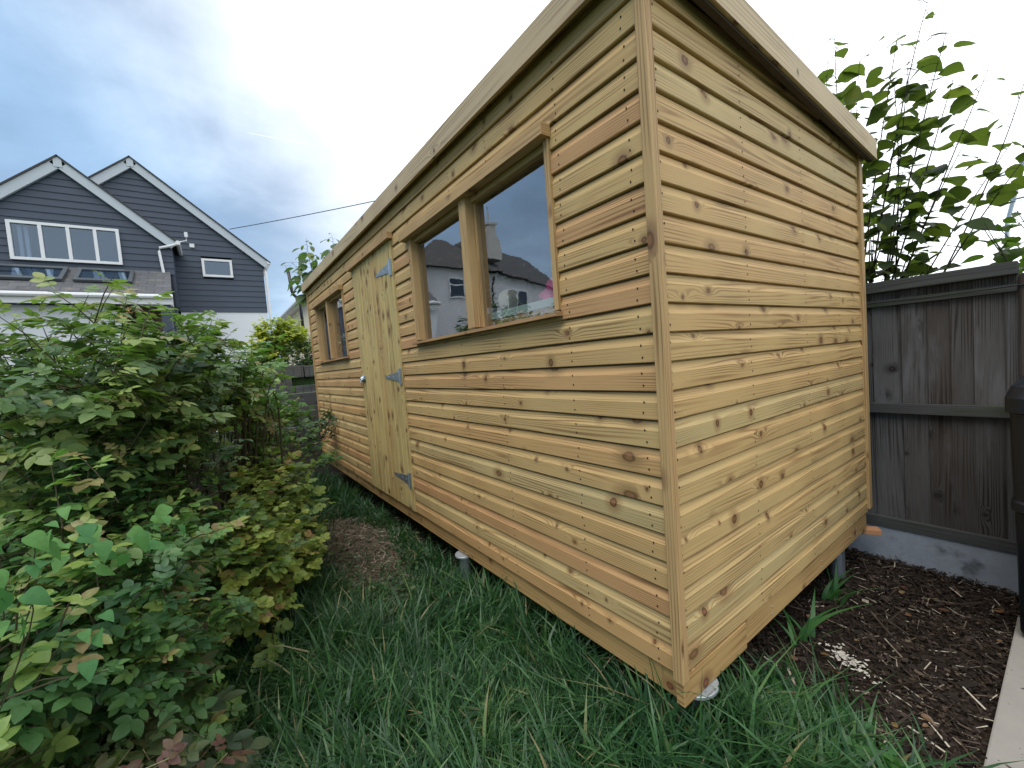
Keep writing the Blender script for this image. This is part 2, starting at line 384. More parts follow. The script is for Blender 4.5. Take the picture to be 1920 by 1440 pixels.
def groundmat():
    mt, nt, b, out = newmat('garden_soil')
    P = nt.node('ShaderNodeTexCoord').outputs['Object']; x, y, z = nt.sep(P)
    n = nt.noise(P, 5, 6, .7); n2 = nt.noise(P, 60, 4, .7)
    soil = nt.ramp(nt.m('ADD', nt.m('MULTIPLY', n, .5), nt.m('MULTIPLY', n2, .5)), [(.3, (.014, .010, .008)), (.5, (.032, .023, .016)), (.68, (.062, .045, .031)), (.8, (.13, .10, .07))])
    dx = nt.m('DIVIDE', nt.m('ADD', x, 2.75), 1.5); dy = nt.m('DIVIDE', nt.m('ADD', y, .35), .42)
    d = nt.m('ADD', nt.m('SQRT', nt.m('ADD', nt.m('POWER', dx, 2), nt.m('POWER', dy, 2))), nt.m('MULTIPLY', nt.m('SUBTRACT', n, .5), 1.4))
    c = nt.mix(nt.m('SUBTRACT', 1, nt.sm(d, .6, 1.2)), soil, nt.mix(n2, (.055, .042, .032), (.24, .18, .13)))
    lawn = nt.m('MAXIMUM', nt.sm(x, -6.2, -6.6), nt.m('MAXIMUM', nt.sm(nt.m('ABSOLUTE', y), 3.4, 3.8), nt.sm(x, 2.6, 3.0)))
    c = nt.mix(lawn, c, (.05, .10, .03))
    c = nt.mix(nt.sm(x, -8.8, -9.2), c, (.15, .145, .135))
    nt.put(b.inputs['Base Color'], c); b.inputs['Roughness'].default_value = .95; b.inputs['Specular IOR Level'].default_value = .15
    nt.put(b.inputs['Normal'], nt.bump(nt.m('ADD', n, nt.m('MULTIPLY', n2, .6)), 1, .03))
    return mt

def glassmat(name, ior=1.75, tint=(.85, .9, .92), bump=.25, rc=(.95, .97, 1)):
    mt, nt, b, out = newmat(name); nt.n.remove(b)
    P = nt.node('ShaderNodeTexCoord').outputs['Object']
    h = nt.m('ADD', nt.noise(P, 1.6, 2, .5), nt.m('MULTIPLY', nt.noise(P, 7., 3, .6), .05))
    bp = nt.bump(h, bump, .02)
    g = nt.node('ShaderNodeBsdfGlossy'); g.inputs['Roughness'].default_value = .012; nt.put(g.inputs['Color'], rc); nt.l.new(bp, g.inputs['Normal'])
    t = nt.node('ShaderNodeBsdfTransparent'); nt.put(t.inputs[0], tint)
    ge = nt.node('ShaderNodeNewGeometry'); cs = nt.m('ABSOLUTE', nt.vm('DOT_PRODUCT', ge.outputs['Normal'], ge.outputs['Incoming'])); f0 = ((ior-1)/(ior+1))**2
    frs = nt.m('MULTIPLY_ADD', nt.m('POWER', nt.m('SUBTRACT', 1, cs), 4), 1-f0, f0)
    dirt = nt.m('MULTIPLY', nt.sm(nt.noise(P, 60, 3, .7), .58, .78), .16)
    ms = nt.node('ShaderNodeMixShader'); nt.put(ms.inputs[0], frs); nt.l.new(t.outputs[0], ms.inputs[1]); nt.l.new(g.outputs[0], ms.inputs[2])
    df = nt.node('ShaderNodeBsdfDiffuse'); nt.put(df.inputs[0], (.6, .63, .66))
    m2 = nt.node('ShaderNodeMixShader'); nt.put(m2.inputs[0], dirt); nt.l.new(ms.outputs[0], m2.inputs[1]); nt.l.new(df.outputs[0], m2.inputs[2])
    nt.l.new(m2.outputs[0], out.inputs[0])
    return mt
PLASTICG = glassmat('shed_window_sheet', 3.6, (.8, .86, .9), .19)
HOUSEG = glassmat('house_window_glass', 2.1, (.35, .42, .5), .03, (.62, .80, 1.))  # reflection colour tinted blue to paint a bluer sky into the panes
DARKIN = plain('dark_room_sky_tint', (.03, .045, .07), .9)  # blue put into the room colour to imitate sky reflected in the panes

# ------------------------------------------------------------------ ground, terraces
def terrain_z(x, y):
    z = 0.0
    if x < -6.05: z = .74
    if x < -7.0: z = 1.2
    if x < -8.55: z = 1.72
    return z
xs = sorted(set([-200, -80, -40, -25, -15, -8.56, -8.54, -7.01, -6.99, -6.06, -6.04] + [round(-6+.25*i, 2) for i in range(40)] + [6, 10, 30, 90, 200]))
ys = sorted(set([-200, -80, -30, -12, -6] + [round(-5+.25*i, 2) for i in range(40)] + [6, 9, 15, 40, 200]))
gm = MB(); vs = [(x, y, terrain_z(x, y) + ((.03*math.sin(x*1.7+y)*math.cos(y*2.1) if -6 < x < 4 and abs(y) < 5 else 0)-(.06*min(1, max(0, (y-1.7)/.5)) if -6 < x < 4 and 0 < y < 5 else 0))) for x in xs for y in ys]
ny = len(ys); fs = [(i*ny+j, (i+1)*ny+j, (i+1)*ny+j+1, i*ny+j+1) for i in range(len(xs)-1) for j in range(ny-1)]
gm.add(vs, fs); struct(gm.build('ground', groundmat(), smooth=False))

def slope_z(x, y): return terrain_z(x, y) + ((.03*math.sin(x*1.7+y)*math.cos(y*2.1) if -6 < x < 4 and abs(y) < 5 else 0)-(.06*min(1, max(0, (y-1.7)/.5)) if -6 < x < 4 and 0 < y < 5 else 0))

# ------------------------------------------------------------------ the shed
shed = thing('garden_shed', 'long new timber garden shed clad in horizontal pine boards with a pent roof', 'shed', (0, 0, 0))
PROF = [(0, .0190), (.0005, .0025), (.0030, 0), (.0615, 0), (.0625, .0012), (.0760, .0072), (.0938, .0118), (.0946, .0180), (.1002, .0185)]
def clad(mb, axis, start, end, ztop_fn, openings, sgn_out, rows=range(-4, 23), seed=1):
    """boards along +axis (0: x, 1: y); outer face plane at 0; sgn_out = outward direction of the other axis"""
    rs = random.Random(seed)
    for r in rows:
        z0 = 2.55-.1*r; z1 = z0+.1
        ivs = [(start, end)]
        for (a, b_, za, zb) in openings:
            if z0 >= za-1e-4 and z1 <= zb+1e-4:
                nv = []
                for (p, q) in ivs:
                    if b_ <= p or a >= q: nv.append((p, q)); continue
                    if a > p: nv.append((p, a))
                    if b_ < q: nv.append((b_, q))
                ivs = nv
        rv = min(1, max(0, rs.gauss(.40, .25))); off = rs.random()*60; voff = rs.random()*50
        for (p, q) in ivs:
            if q-p < .005: continue
            wob = 0
            nseg = 12 if axis == 1 else 1
            for sgi in range(nseg):
                p1 = p+(q-p)*sgi/nseg; q1 = p+(q-p)*(sgi+1)/nseg
                zl = (ztop_fn(p1), ztop_fn(q1))
                if z0 >= max(zl): continue
                V = []; UV = []
                for e, a in enumerate((p1, q1)):
                    for (h, d) in PROF:
                        z = min(z0+h, max(zl[e], z0)); c = [0, 0, z]; c[axis] = a; c[1-axis] = -sgn_out*d
                        V.append(c); UV.append((a+off, z-z0+voff))
                n = len(PROF); F = []; UU = []
                for i in range(n-1):
                    f = (i, i+1, n+i+1, n+i); F.append(f); UU.append([UV[k] for k in f])
                mb.add(V, F, UU, 0, rv)
def nails(mb, axis, stations, sgn_out, ztop_fn, openings, lo=-2, hi=23):
    for r in range(lo, hi):
        for a in stations:
            for h in (.022, .060):
                aa = a+random.uniform(-.006, .006); z = 2.55-.1*r+h+random.uniform(-.004, .004)
                if z > ztop_fn(aa)-.02: continue
                if any(o[0]-.01 < aa < o[1]+.01 and o[2]-.02 < z < o[3]+.02 for o in openings): continue
                V = []
                for k in range(6):
                    t = k*math.pi/3; c = [0, 0, z+.0046*math.sin(t)]; c[axis] = aa+.0036*math.cos(t); c[1-axis] = sgn_out*.0012; V.append(c)
                mb.add(V, [tuple(range(6))], None, 1)
W1 = (-1.99, -.475, 1.65, 2.45); W2 = (-5.28, -3.84, 1.65, 2.45); DO = (-3.414, -2.321, .35, 2.55)
opn = [W1, W2, DO]
front = MB(); clad(front, 0, -5.705, -.004, lambda a: 2.751, opn, -1, seed=5)
st_f = [-.085, -.43, -.95, -1.35, -1.9, -2.05, -2.29, -2.8, -3.45, -3.8, -4.3, -4.9, -5.32, -5.66]
nails(front, 0, st_f, -1, lambda a: 2.75, opn)
front.build('front_wall', [PINE, HOLE], shed)
SL = .07
soff = lambda y: 2.757-SL*y
end = MB(); clad(end, 1, .004, 2.098, soff, [], 1, seed=9)
nails(end, 1, [.045, .62, 1.22, 1.70, 2.07], 1, soff, [])
end.build('end_wall', [PINE, HOLE], shed)
# far end and rear walls, inner lining
b = MB(); b.box(-5.735, -5.72, .0, 2.1, .35, 2.60, r=.4, grain=1); b.build('far_wall', PINE, shed)
b = MB()
for k in range(20): b.box(-5.72, -.0, 2.098, 2.112, .35+k*.112, .35+(k+1)*.112-.003, r=random.random(), grain=0)
b.build('rear_wall', PINE, shed)
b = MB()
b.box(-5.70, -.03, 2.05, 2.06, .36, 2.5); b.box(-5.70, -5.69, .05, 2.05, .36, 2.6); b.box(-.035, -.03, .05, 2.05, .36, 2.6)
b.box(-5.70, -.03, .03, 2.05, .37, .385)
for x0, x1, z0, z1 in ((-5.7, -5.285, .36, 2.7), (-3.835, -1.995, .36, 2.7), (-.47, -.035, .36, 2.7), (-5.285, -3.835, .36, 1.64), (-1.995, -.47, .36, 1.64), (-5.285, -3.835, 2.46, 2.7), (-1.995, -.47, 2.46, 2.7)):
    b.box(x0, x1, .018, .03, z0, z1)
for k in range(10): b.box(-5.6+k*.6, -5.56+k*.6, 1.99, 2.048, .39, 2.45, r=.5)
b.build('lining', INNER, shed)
# corner trims
b = MB(); b.box(-.024, .0145, -.0145, .0005, .335, 2.745, r=.35, bev=.0025); b.box(.0006, .0142, .0008, .025, .335, 2.745, r=.6, bev=.003); b.build('corner_trim', PINE_T, shed, label='corner trim of the near corner')
b = MB(); b.box(-.012, .014, 2.099, 2.150, .37, 2.60, r=.3, bev=.003); b.build('corner_trim', PINE_T, shed)
b = MB(); b.box(-5.735, -5.706, -.015, .012, .335, 2.745, r=.5, bev=.003); b.build('corner_trim', PINE_T, shed)
# roof deck and fascias
def slab(mb, x0, x1, y0, y1, za, zb, **k):
    vs = [(x, y, z0+ -SL*y) for x in (x0, x1) for y in (y0, y1) for z0 in (za, zb)]
    vs = [Vector(p) for p in vs]; fs = [(0,1,3,2),(4,6,7,5),(0,4,5,1),(2,3,7,6),(0,2,6,4),(1,5,7,3)]
    long_ = 0 if x1-x0 > y1-y0 else 1; o = random.random()*30; uvs = []
    for f in fs:
        n = (vs[f[1]]-vs[f[0]]).cross(vs[f[2]]-vs[f[0]]); ax = max(range(3), key=lambda i: abs(n[i]))
        bb = [i for i in range(3) if i not in (ax, long_)]; bb = bb[0] if ax != long_ else 2
        uvs.append([(vs[q][long_]+o, vs[q][bb]+(SL*vs[q][1] if bb == 2 else 0)+o) for q in f])
    mb.add(vs, fs, uvs, 0, k.get('r'))
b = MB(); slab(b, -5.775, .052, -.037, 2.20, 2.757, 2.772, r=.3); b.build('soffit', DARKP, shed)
b = MB(); slab(b, -5.778, .055, -.040, 2.203, 2.7722, 2.803, r=.3); b.build('roof', FELT, shed)
xsplit = [-5.795, -3.02, .0712]
for i in range(2):
    b = MB(); slab(b, xsplit[i]+.001, xsplit[i+1]-.001, -.0565, -.0402, 2.708, 2.824, r=(.2, .75)[i]); b.build('front_fascia', PINE_F, shed)
b = MB(); slab(b, .0552, .0710, -.0400, 2.215, 2.710, 2.822, r=.3); b.build('end_fascia', PINE_F, shed)
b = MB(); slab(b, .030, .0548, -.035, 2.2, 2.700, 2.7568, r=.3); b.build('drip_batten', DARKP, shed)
b = MB(); slab(b, -5.795, -5.779, -.0400, 2.215, 2.710, 2.822, r=.3); b.build('far_fascia', PINE_F, shed)
b = MB(); slab(b, -5.775, .069, 2.2035, 2.2185, 2.73, 2.822, r=.3); b.build('rear_fascia', PINE_F, shed)
# floor bearers (sub-frame)
def bearer(x0, x1, y0, y1, z0, z1, lab=None):
    b = MB(); b.box(x0, x1, y0, y1, z0, z1, bev=.003); return b.build('floor_bearer', PINE_B, shed, label=lab)
bearer(-1.12, -.030, .020, .05, .243, .345); bearer(-3.02, -1.123, .022, .05, .243, .345); bearer(-5.72, -3.023, .020, .05, .243, .345)
bearer(-.0285, .0035, .004, .46, .238, .345, 'cut end block under the near corner'); bearer(-.045, -.008, .462, 2.10, .238, .345)
bearer(-5.72, -.03, 2.055, 2.09, .243, .352)
for k in range(9): bearer(-5.6+k*.66, -5.555+k*.66, .052, 2.05, .245, .35)
b = MB()
for yy in (.72, 1.32, 1.9):
    for zz in (.268, .30):
        b = MB(); M = Matrix.Translation((-.0075, yy, zz)) @ Matrix.Rotation(math.pi/2, 4, 'Y'); b.lathe((0, 0, 0), [(.0045, 0), (.0045, .002), (.002, .003)], 8, M=M)
        b.build('coach_screw', SCREW, shed)
# windows
def window(x0, x1, ml, mr, lab):
    fr = MB(); y0, y1 = -.012, .062
    fr.box(x0+.001, x0+.055, y0, y1, 1.693, 2.405, r=.5, bev=.002)      # left jamb
    fr.box(x1-.028, x1-.001, y0, y1, 1.693, 2.405, r=.3, bev=.002)      # right jamb
    fr.box(x0+.001, x1-.001, -.004, y1, 2.4055, 2.448, r=.4)            # lintel
    fr.box(x0+.057, x1-.03, .012, .060, 2.372, 2.4045, r=.45)           # bead
    w_ = fr.build('window', PINE_T, shed, label=lab)
    b = MB(); b.box(ml, mr, -.022, .03, 1.694, 2.404, r=.3, bev=.002); b.box(ml-.004, mr+.014, .0305, .061, 1.694, 2.371, r=.6); o = b.build('mullion', PINE_T, w_)
    b = MB(); b.box(x0-.052, x1+.012, -.052, -.0005, 2.398, 2.449, r=.55, bev=.002); b.build('drip_head', PINE_T, w_)
    b = MB(); vs = [(x, y, z) for x in (x0-.012, x1+.010) for (y, z) in ((-.042, 1.665), (-.042, 1.681), (.066, 1.692), (.066, 1.668))]
    b.add([Vector(p) for p in vs], [(0,1,2,3),(7,6,5,4),(0,4,5,1),(1,5,6,2),(2,6,7,3),(3,7,4,0)], [[(p[0]*1.+3, p[1]+p[2]+7) for p in [vs[i] for i in f]] for f in [(0,1,2,3),(7,6,5,4),(0,4,5,1),(1,5,6,2),(2,6,7,3),(3,7,4,0)]], 0, .9); b.build('sill', PINE_T, w_)
    b = MB(); b.box(x0-.0, x1, .0, .016, 1.651, 1.6645, r=.5); b.build('under_sill', PINE_T, w_)
    for (a, c) in ((x0+.04, (ml+mr)/2-.002), ((ml+mr)/2+.002, x1-.012)):
        b = MB(); b.add([(a, .040, 1.69), (c, .040, 1.69), (c, .040, 2.40), (a, .040, 2.40)], [(0, 1, 2, 3)]); b.build('pane', PLASTICG, w_)
window(W1[0], W1[1], -1.224, -1.152, 'larger looking two-pane window nearest the corner, reflecting a dark roof')
window(W2[0], W2[1], -4.595, -4.525, 'two-pane window at the far end of the shed')
# door
df = MB(); df.box(-3.413, -3.365, -.008, .04, .352, 2.50, r=.2, bev=.002); df.box(-2.372, -2.322, -.008, .04, .352, 2.50, r=.25, bev=.002); df.build('door_frame', PINE_D, shed)
b = MB(); b.box(-3.47, -2.29, -.045, -.0003, 2.502, 2.552, r=.7, bev=.002); b.box(-3.413, -2.322, -.0002, .03, 2.501, 2.5495, r=.6); b.build('door_head', PINE_T, shed)
door = MB(); nb = 10; x0, x1 = -3.362, -2.375; wdt = (x1-x0)/nb
for i in range(nb):
    a = x0+i*wdt; rr = random.random(); o = random.random()*40
    prof = [(a, .010), (a+.003, .006), (a+.007, -.004), (a+.012, -.010), (a+wdt-.012, -.010), (a+wdt-.007, -.004), (a+wdt-.003, .006), (a+wdt, .010)]
    V = [(px_, py_, z) for z in (.358, 2.50) for (px_, py_) in prof]; n = len(prof); F = []; UU = []
    for k in range(n-1):
        f = (k, k+1, n+k+1, n+k); F.append(f); UU.append([(V[q][2]+o, V[q][0]+o*1.3) for q in f])
    F.append(tuple(range(n))); UU.append([(V[q][0], V[q][1]) for q in range(n)])
    door.add(V, F, UU, 0, rr)
dr = door.build('door', PINE_D, shed)
for zc in (2.30, 1.44, .60):
    b = MB()
    b.box(-2.372, -2.338, -.015, -.0105, zc-.066, zc+.066, bev=.001)
    b.tube([(-2.377, -.017, zc-.058), (-2.377, -.017, zc+.058)], .006, 8)
    V = [(-2.384, zc-.040), (-2.384, zc+.040), (-2.70, zc+.010), (-2.712, zc), (-2.70, zc-.010)]
    vv = [(q[0], -.0115, q[1]) for q in V]+[(q[0], -.0145, q[1]) for q in V]; n = 5
    b.add([Vector(p) for p in vv], [tuple(range(n)), tuple(range(2*n-1, n-1, -1))]+[(i, (i+1) % n, (i+1) % n+n, i+n) for i in range(n)])
    for q in (-2.43, -2.52, -2.62):
        M = Matrix.Translation((q, -.0146, zc)) @ Matrix.Rotation(math.pi/2, 4, 'X'); b.lathe((0, 0, 0), [(.006, 0), (.005, .002), (.0, .003)], 8, M=M)
    b.build('hinge', GALV, dr)
b = MB(); b.box(-3.375, -3.275, -.016, -.0105, 1.405, 1.462, bev=.002)
b.tube([(-3.36, -.025, 1.434), (-3.28, -.025, 1.434)], .007, 8); b.tube([(-3.31, -.025, 1.434), (-3.31, -.05, 1.42), (-3.31, -.055, 1.40)], .006, 8)
M = Matrix.Translation((-3.33, -.02, 1.434)) @ Matrix.Rotation(math.pi/2, 4, 'X'); b.lathe((0, 0, 0), [(.030, -.002), (.034, .004), (.024, .014), (.012, .03), (.0, .034)], 14, M=M)
b.build('latch', GALV, dr)

# ground screws carrying the shed
def ground_screw(x, y, r, flange, label, top=.236, post=.045):
    t = thing('ground_screw', label, 'ground screw', (x, y, 0), 'steel ground screws under the shed')
    b = MB(); b.lathe((x, y, 0), [(r, -.1), (r, top-.03), (r*.8, top-.02)], 20); b.build('post', GALV, t, smooth=False)
    b = MB(); b.lathe((x, y, 0), [(flange, top-.012), (flange, top-.002), (flange*.97, top)], 28); b.build('flange_plate', GALVP, t)
ground_screw(-.055, .15, .035, .09, 'galvanised ground screw with round plate under the near corner of the shed')
ground_screw(-1.62, .035, .036, .062, 'grey ground screw under the front edge of the shed between door and corner')
ground_screw(-.10, 1.86, .040, .085, 'tall grey steel ground screw under the end of the shed nearest the fence')
b = MB(); M = Matrix.Translation((.01, 2.16, .215)) @ Matrix.Rotation(.5, 4, 'Z'); b.box(-.10, .035, -.035, .035, -.02, .012, M=M, bev=.003)
tag(b.build('timber_offcut', ORANGE), 'orange brown timber offcut on the soil behind the shed near the fence', 'offcut')

# contents seen through the window
t = thing('workbench', 'pale green edged workbench inside the shed behind the big window', 'workbench', (-1.1, .4, 0))
b = MB(); b.box(-1.42, -.25, .10, .62, 1.735, 1.775, bev=.003); b.build('top', MINT, t)
b = MB(); b.box(-1.40, -.27, .105, .135, 1.66, 1.734, r=.4); b.build('apron', PINE_B, t)
for x_a in (-1.36, -.34):
    for y_a in (.16, .55): b = MB(); b.box(x_a-.025, x_a+.025, y_a-.025, y_a+.025, .386, 1.70, r=.4); b.build('leg', PINE_B, t)
bt = thing('twine_ball', 'ball of pale jute twine on the workbench behind the big window', 'ball of twine', (-1.12, .2, 1.776))
b = MB()
for k in range(46):
    a = random.random()*3.14; tl = random.uniform(-.5, .5); M = Matrix.Translation((-1.12, .2, 1.845)) @ Matrix.Rotation(a, 4, 'Z') @ Matrix.Rotation(1.2+tl, 4, 'X')
    b.tube([M @ Vector((.058*math.cos(q)*random.uniform(.97, 1.02), .058*math.sin(q), 0)) for q in np.linspace(0, 6.28, 19)], .0026, 4, cap=False)
b.build('strand', TWINE, bt)
b = MB(); b.lathe((-1.12, .2, 1.845), [(.0, -.056), (.03, -.046), (.052, -.02), (.056, 0), (.052, .02), (.03, .046), (0, .056)], 16); b.build('core', TWINE, bt, smooth=True)
b = MB(); b.tube([(-1.18, .19, 1.86), (-1.26, .17, 1.83), (-1.30, .12, 1.76), (-1.29, .09, 1.70)], .0022, 5); b.build('loose_end', TWINE, bt)
b = MB()
nu, nv = 22, 14; V = []; F = []
for i in range(nu+1):
    for j in range(nv):
        a = 2*math.pi*j/nv; h = i/nu; rad = .072*math.sqrt(max(0, 1-h**2.4))*(1+.22*math.sin(3*a+9*h)+.10*math.sin(7*a-5*h))
        V.append((-.72+rad*math.cos(a)*1.2, .22+rad*math.sin(a), 1.775+h*.115+.008*math.sin(5*a)))
for i in range(nu):
    for j in range(nv): F.append((i*nv+j, i*nv+(j+1) % nv, (i+1)*nv+(j+1) % nv, (i+1)*nv+j))
b.add(V, F); tag(b.build('crumpled_cloth', PINK, smooth=True), 'crumpled pink cloth on the workbench behind the big window', 'cloth')
for (x_a, z_a, lb) in ((-1.34, 1.776, 'white packet lying on the workbench beside the twine'),):
    b = MB(); M = Matrix.Translation((x_a, .17, z_a)) @ Matrix.Rotation(.25, 4, 'Z'); b.box(-.085, .085, -.05, .05, 0, .03, M=M, bev=.009); b.box(-.06, .08, -.045, .04, .0305, .045, M=M, bev=.006); tag(b.build('packet', PAPER), lb, 'packet')

# ------------------------------------------------------------------ leaf templates (x across, y along, z normal)
def tmpl(ts, ws, fold=.18, droop=.18, wave=0., seed=0):
    V = []; F = []; k = len(ts)
    rs = np.random.default_rng(seed)
    for i, (t_, w_) in enumerate(zip(ts, ws)):
        j1, j2 = 1+wave*rs.uniform(-1, 1), 1+wave*rs.uniform(-1, 1)
        z = -droop*t_*t_
        V += [(-w_*j1, t_+wave*.3*rs.uniform(-.3, .3), z+fold*w_), (0, t_, z), (w_*j2, t_+wave*.3*rs.uniform(-.3, .3), z+fold*w_)]
    for i in range(k-1):
        F += [(3*i, 3*i+1, 3*i+4, 3*i+3), (3*i+1, 3*i+2, 3*i+5, 3*i+4)]
    return np.array(V, float), np.array(F, int)
T_ROSE = tmpl([0, .12, .34, .6, .84, 1], [.03, .20, .31, .30, .16, .01], .22, .16)
T_ROUND = tmpl([0, .10, .34, .64, .88, 1], [.04, .25, .40, .40, .24, .03], .16, .14)
T_POINT = tmpl([0, .15, .4, .7, 1], [.02, .2, .26, .16, .0], .25, .25)
T_HAZ = [tmpl([-.06, .02, .2, .38, .56, .74, .88, 1.05], [.10, .30, .44, .48, .43, .30, .14, .0], .12, .22, .16, s) for s in range(4)]
T_BIND = tmpl([-.28, -.14, .0, .1, .35, .65, 1.], [.30, .42, .43, .42, .34, .2, .0], .15, .25, .05, 3)
T_SMALL = tmpl([0, .4, 1], [.05, .3, .02], .2, .1)

def basis(d, n):
    d = d/np.linalg.norm(d, axis=1, keepdims=True)
    n = n-(n*d).sum(1, keepdims=True)*d; n = n/np.maximum(np.linalg.norm(n, axis=1, keepdims=True), 1e-6)
    return np.cross(d, n), d, n
def leaves(pos, d, n, size, T, rnd):
    V, F = T; s, d, n = basis(d, n); N = len(pos); k = len(V)
    P = pos[:, None, :]+size[:, None, None]*(V[None, :, 0:1]*s[:, None, :]+V[None, :, 1:2]*d[:, None, :]+V[None, :, 2:3]*n[:, None, :])
    FF = F[None]+(np.arange(N)*k)[:, None, None]
    return P.reshape(-1, 3), FF.reshape(-1, 4), np.repeat(rnd, k)
def join(parts):
    V, F, R = [], [], []; o = 0
    for (v, f, r) in parts:
        V.append(v); F.append(f+o); R.append(r); o += len(v)
    return np.vstack(V), np.vstack(F), np.concatenate(R)
def rv(n, g=RNG): v = g.normal(size=(n, 3)); return v/np.linalg.norm(v, axis=1, keepdims=True)

def compound(pos, d, n, L, T, rnd, g=RNG, pairs=2):
    s, d, n = basis(d, n); parts = []
    N = len(pos)
    parts.append(leaves(pos+d*(.58*L)[:, None], d+.15*rv(N, g), n, L*.50, T, rnd+g.normal(size=N)*.06))
    for (t_, sc) in ((.50, .44), (.22, .36))[:pairs]:
        for sg in (-1, 1):
            dd = d*.45+s*sg*.9+.12*rv(N, g)
            parts.append(leaves(pos+d*(t_*L)[:, None], dd, n+.2*rv(N, g), L*sc*g.uniform(.85, 1.1, N), T, rnd+g.normal(size=N)*.07))
    # rachis: a thin flat strip
    wv = .006
    P = np.stack([pos-s*wv*L[:, None]*3, pos+s*wv*L[:, None]*3, pos+d*(.62*L)[:, None]+s*wv*L[:, None], pos+d*(.62*L)[:, None]-s*wv*L[:, None]], 1)-n[:, None, :]*.002
    parts.append((P.reshape(-1, 3), np.arange(N*4).reshape(-1, 4), np.repeat(np.clip(rnd, 0, .8), 4)))
    return join(parts)

def blob_points(blobs, n, g, shell=.55, keep=None):
    """blobs: (centre, radii); points in the union, biased to the outside"""
    vol = np.array([b[1][0]*b[1][1]*b[1][2] for b in blobs])**.72; pr = vol/vol.sum(); out = []; nr = []
    tot = 0
    while tot < n:
        k = g.choice(len(blobs), size=n, p=pr); u = rv(n, g); rr = 1-(1-shell)*g.random(n)**1.3
        c = np.array([blobs[i][0] for i in k], float); ra = np.array([blobs[i][1] for i in k], float)
        lump = 1+.10*np.sin(u[:, 0]*7+k)+.10*np.sin(u[:, 2]*9+k*2)
        p = c+u*ra*(rr*lump)[:, None]
        ok = p[:, 2] > .04
        if keep is not None: ok &= keep(p)
        out.append(p[ok]); nr.append((u/ra)[ok]); tot += ok.sum()
    p = np.vstack(out)[:n]; nn = np.vstack(nr)[:n]; nn /= np.linalg.norm(nn, axis=1, keepdims=True)
    return p, nn

def bezier(a, c, b_, k=7):
    return [tuple((1-t)**2*np.array(a)+2*t*(1-t)*np.array(c)+t*t*np.array(b_)) for t in np.linspace(0, 1, k)]

def rose_bush(name, label, blobs, bases, nleaf, L, T, mat, seed, stems=90, keep=None, rb=0., stem_mat=None, group=None, zmax_stem=None, shell=.5, cat='bush', comp=True, fr=None):
    g = np.random.default_rng(seed); rs = random.Random(seed)
    t = thing(name, label, cat, tuple(bases[0]), group)
    per = 7 if comp else 14
    m_ = max(8, nleaf//per)
    p, nn = blob_points(blobs, m_, g, shell, keep)
    tl = g.uniform(1.4, 2.5, m_)*L if comp else g.uniform(2.5, 5, m_)*L
    az = rv(m_, g); td = nn*.75+az*.6+np.array([0, 0, .45]); td /= np.linalg.norm(td, axis=1, keepdims=True)
    st = p-td*(tl*.65)[:, None]
    twr = np.clip(g.beta(2, 2.4, m_)+rb+.15*np.sin(p[:, 0]*5.3+seed)*np.sin(p[:, 2]*6), 0, 1)
    tws = g.uniform(.7, 1.2, m_)
    P, DD, NN, SZ, RR = [], [], [], [], []
    for k in range(per):
        f = (k+g.uniform(.2, .8, m_))/per
        q = st+td*(tl*f)[:, None]; q[:, 2] -= .25*tl*f*f*np.abs(td[:, 0]+td[:, 1])*.6
        a = k*2.4+g.uniform(0, 6.28)+g.normal(size=m_)*.5+np.arange(m_)
        side = np.stack([np.cos(a), np.sin(a), .1+.25*g.normal(size=m_)], 1)
        d = side*.8+td*(.25+.6*(k == per-1))+np.array([0, 0, -.18])
        n_ = td*.5+np.array([0, 0, .9])+.38*rv(m_, g)-side*.15+nn*.25
        P.append(q); DD.append(d); NN.append(n_); SZ.append(L*tws*g.uniform(.7, 1.15, m_)*(1-.35*(k == per-1))); RR.append(np.clip(twr+.08*g.normal(size=m_)+.10*(k >= per-2), 0, 1))
    P, DD, NN, SZ, RR = np.vstack(P), np.vstack(DD), np.vstack(NN), np.concatenate(SZ), np.concatenate(RR)
    if keep is not None:
        ok = keep(P); P, DD, NN, SZ, RR = P[ok], DD[ok], NN[ok], SZ[ok], RR[ok]
    bad = g.random(len(RR)) < .025; RR[bad] = 1
    if comp: V, F, R = compound(P, DD, NN, SZ, T, RR, g)
    else: V, F, R = leaves(P, DD, NN, SZ, T, RR)
    npmesh('foliage', V, F, mat, np.clip(R, 0, 1), t)
    b = MB()
    for i in range(m_):
        if comp or i % 3 == 0: b.tube([st[i], st[i]+td[i]*tl[i]*.55, st[i]+td[i]*tl[i]-np.array([0, 0, .12*tl[i]])], [.0028, .0022, .0012], 4, cap=False)
    idx = g.permutation(m_)[:stems]
    for i in idx:
        q = st[i]; bs = bases[rs.randrange(len(bases))]; a = (bs[0]+rs.gauss(0, .10), bs[1]+rs.gauss(0, .10), 0)
        h = (a[0]*.5+q[0]*.5+rs.gauss(0, .1), a[1]*.5+q[1]*.5+rs.gauss(0, .1), q[2]*rs.uniform(.6, 1.1)+.1)
        r0 = rs.uniform(.004, .010)*(1.5 if seed == 22 else 1); pp = bezier(a, h, q, 9); b.tube(pp, [r0*(1-.72*i_/8) for i_ in range(9)], 5, cap=False)
    b.build('stems', stem_mat or CANE, t, smooth=True)
    return t

keepA = lambda p: (p[:, 1] < -.10) & (np.linalg.norm(p-np.array(CAM)[None], axis=1) > .9)
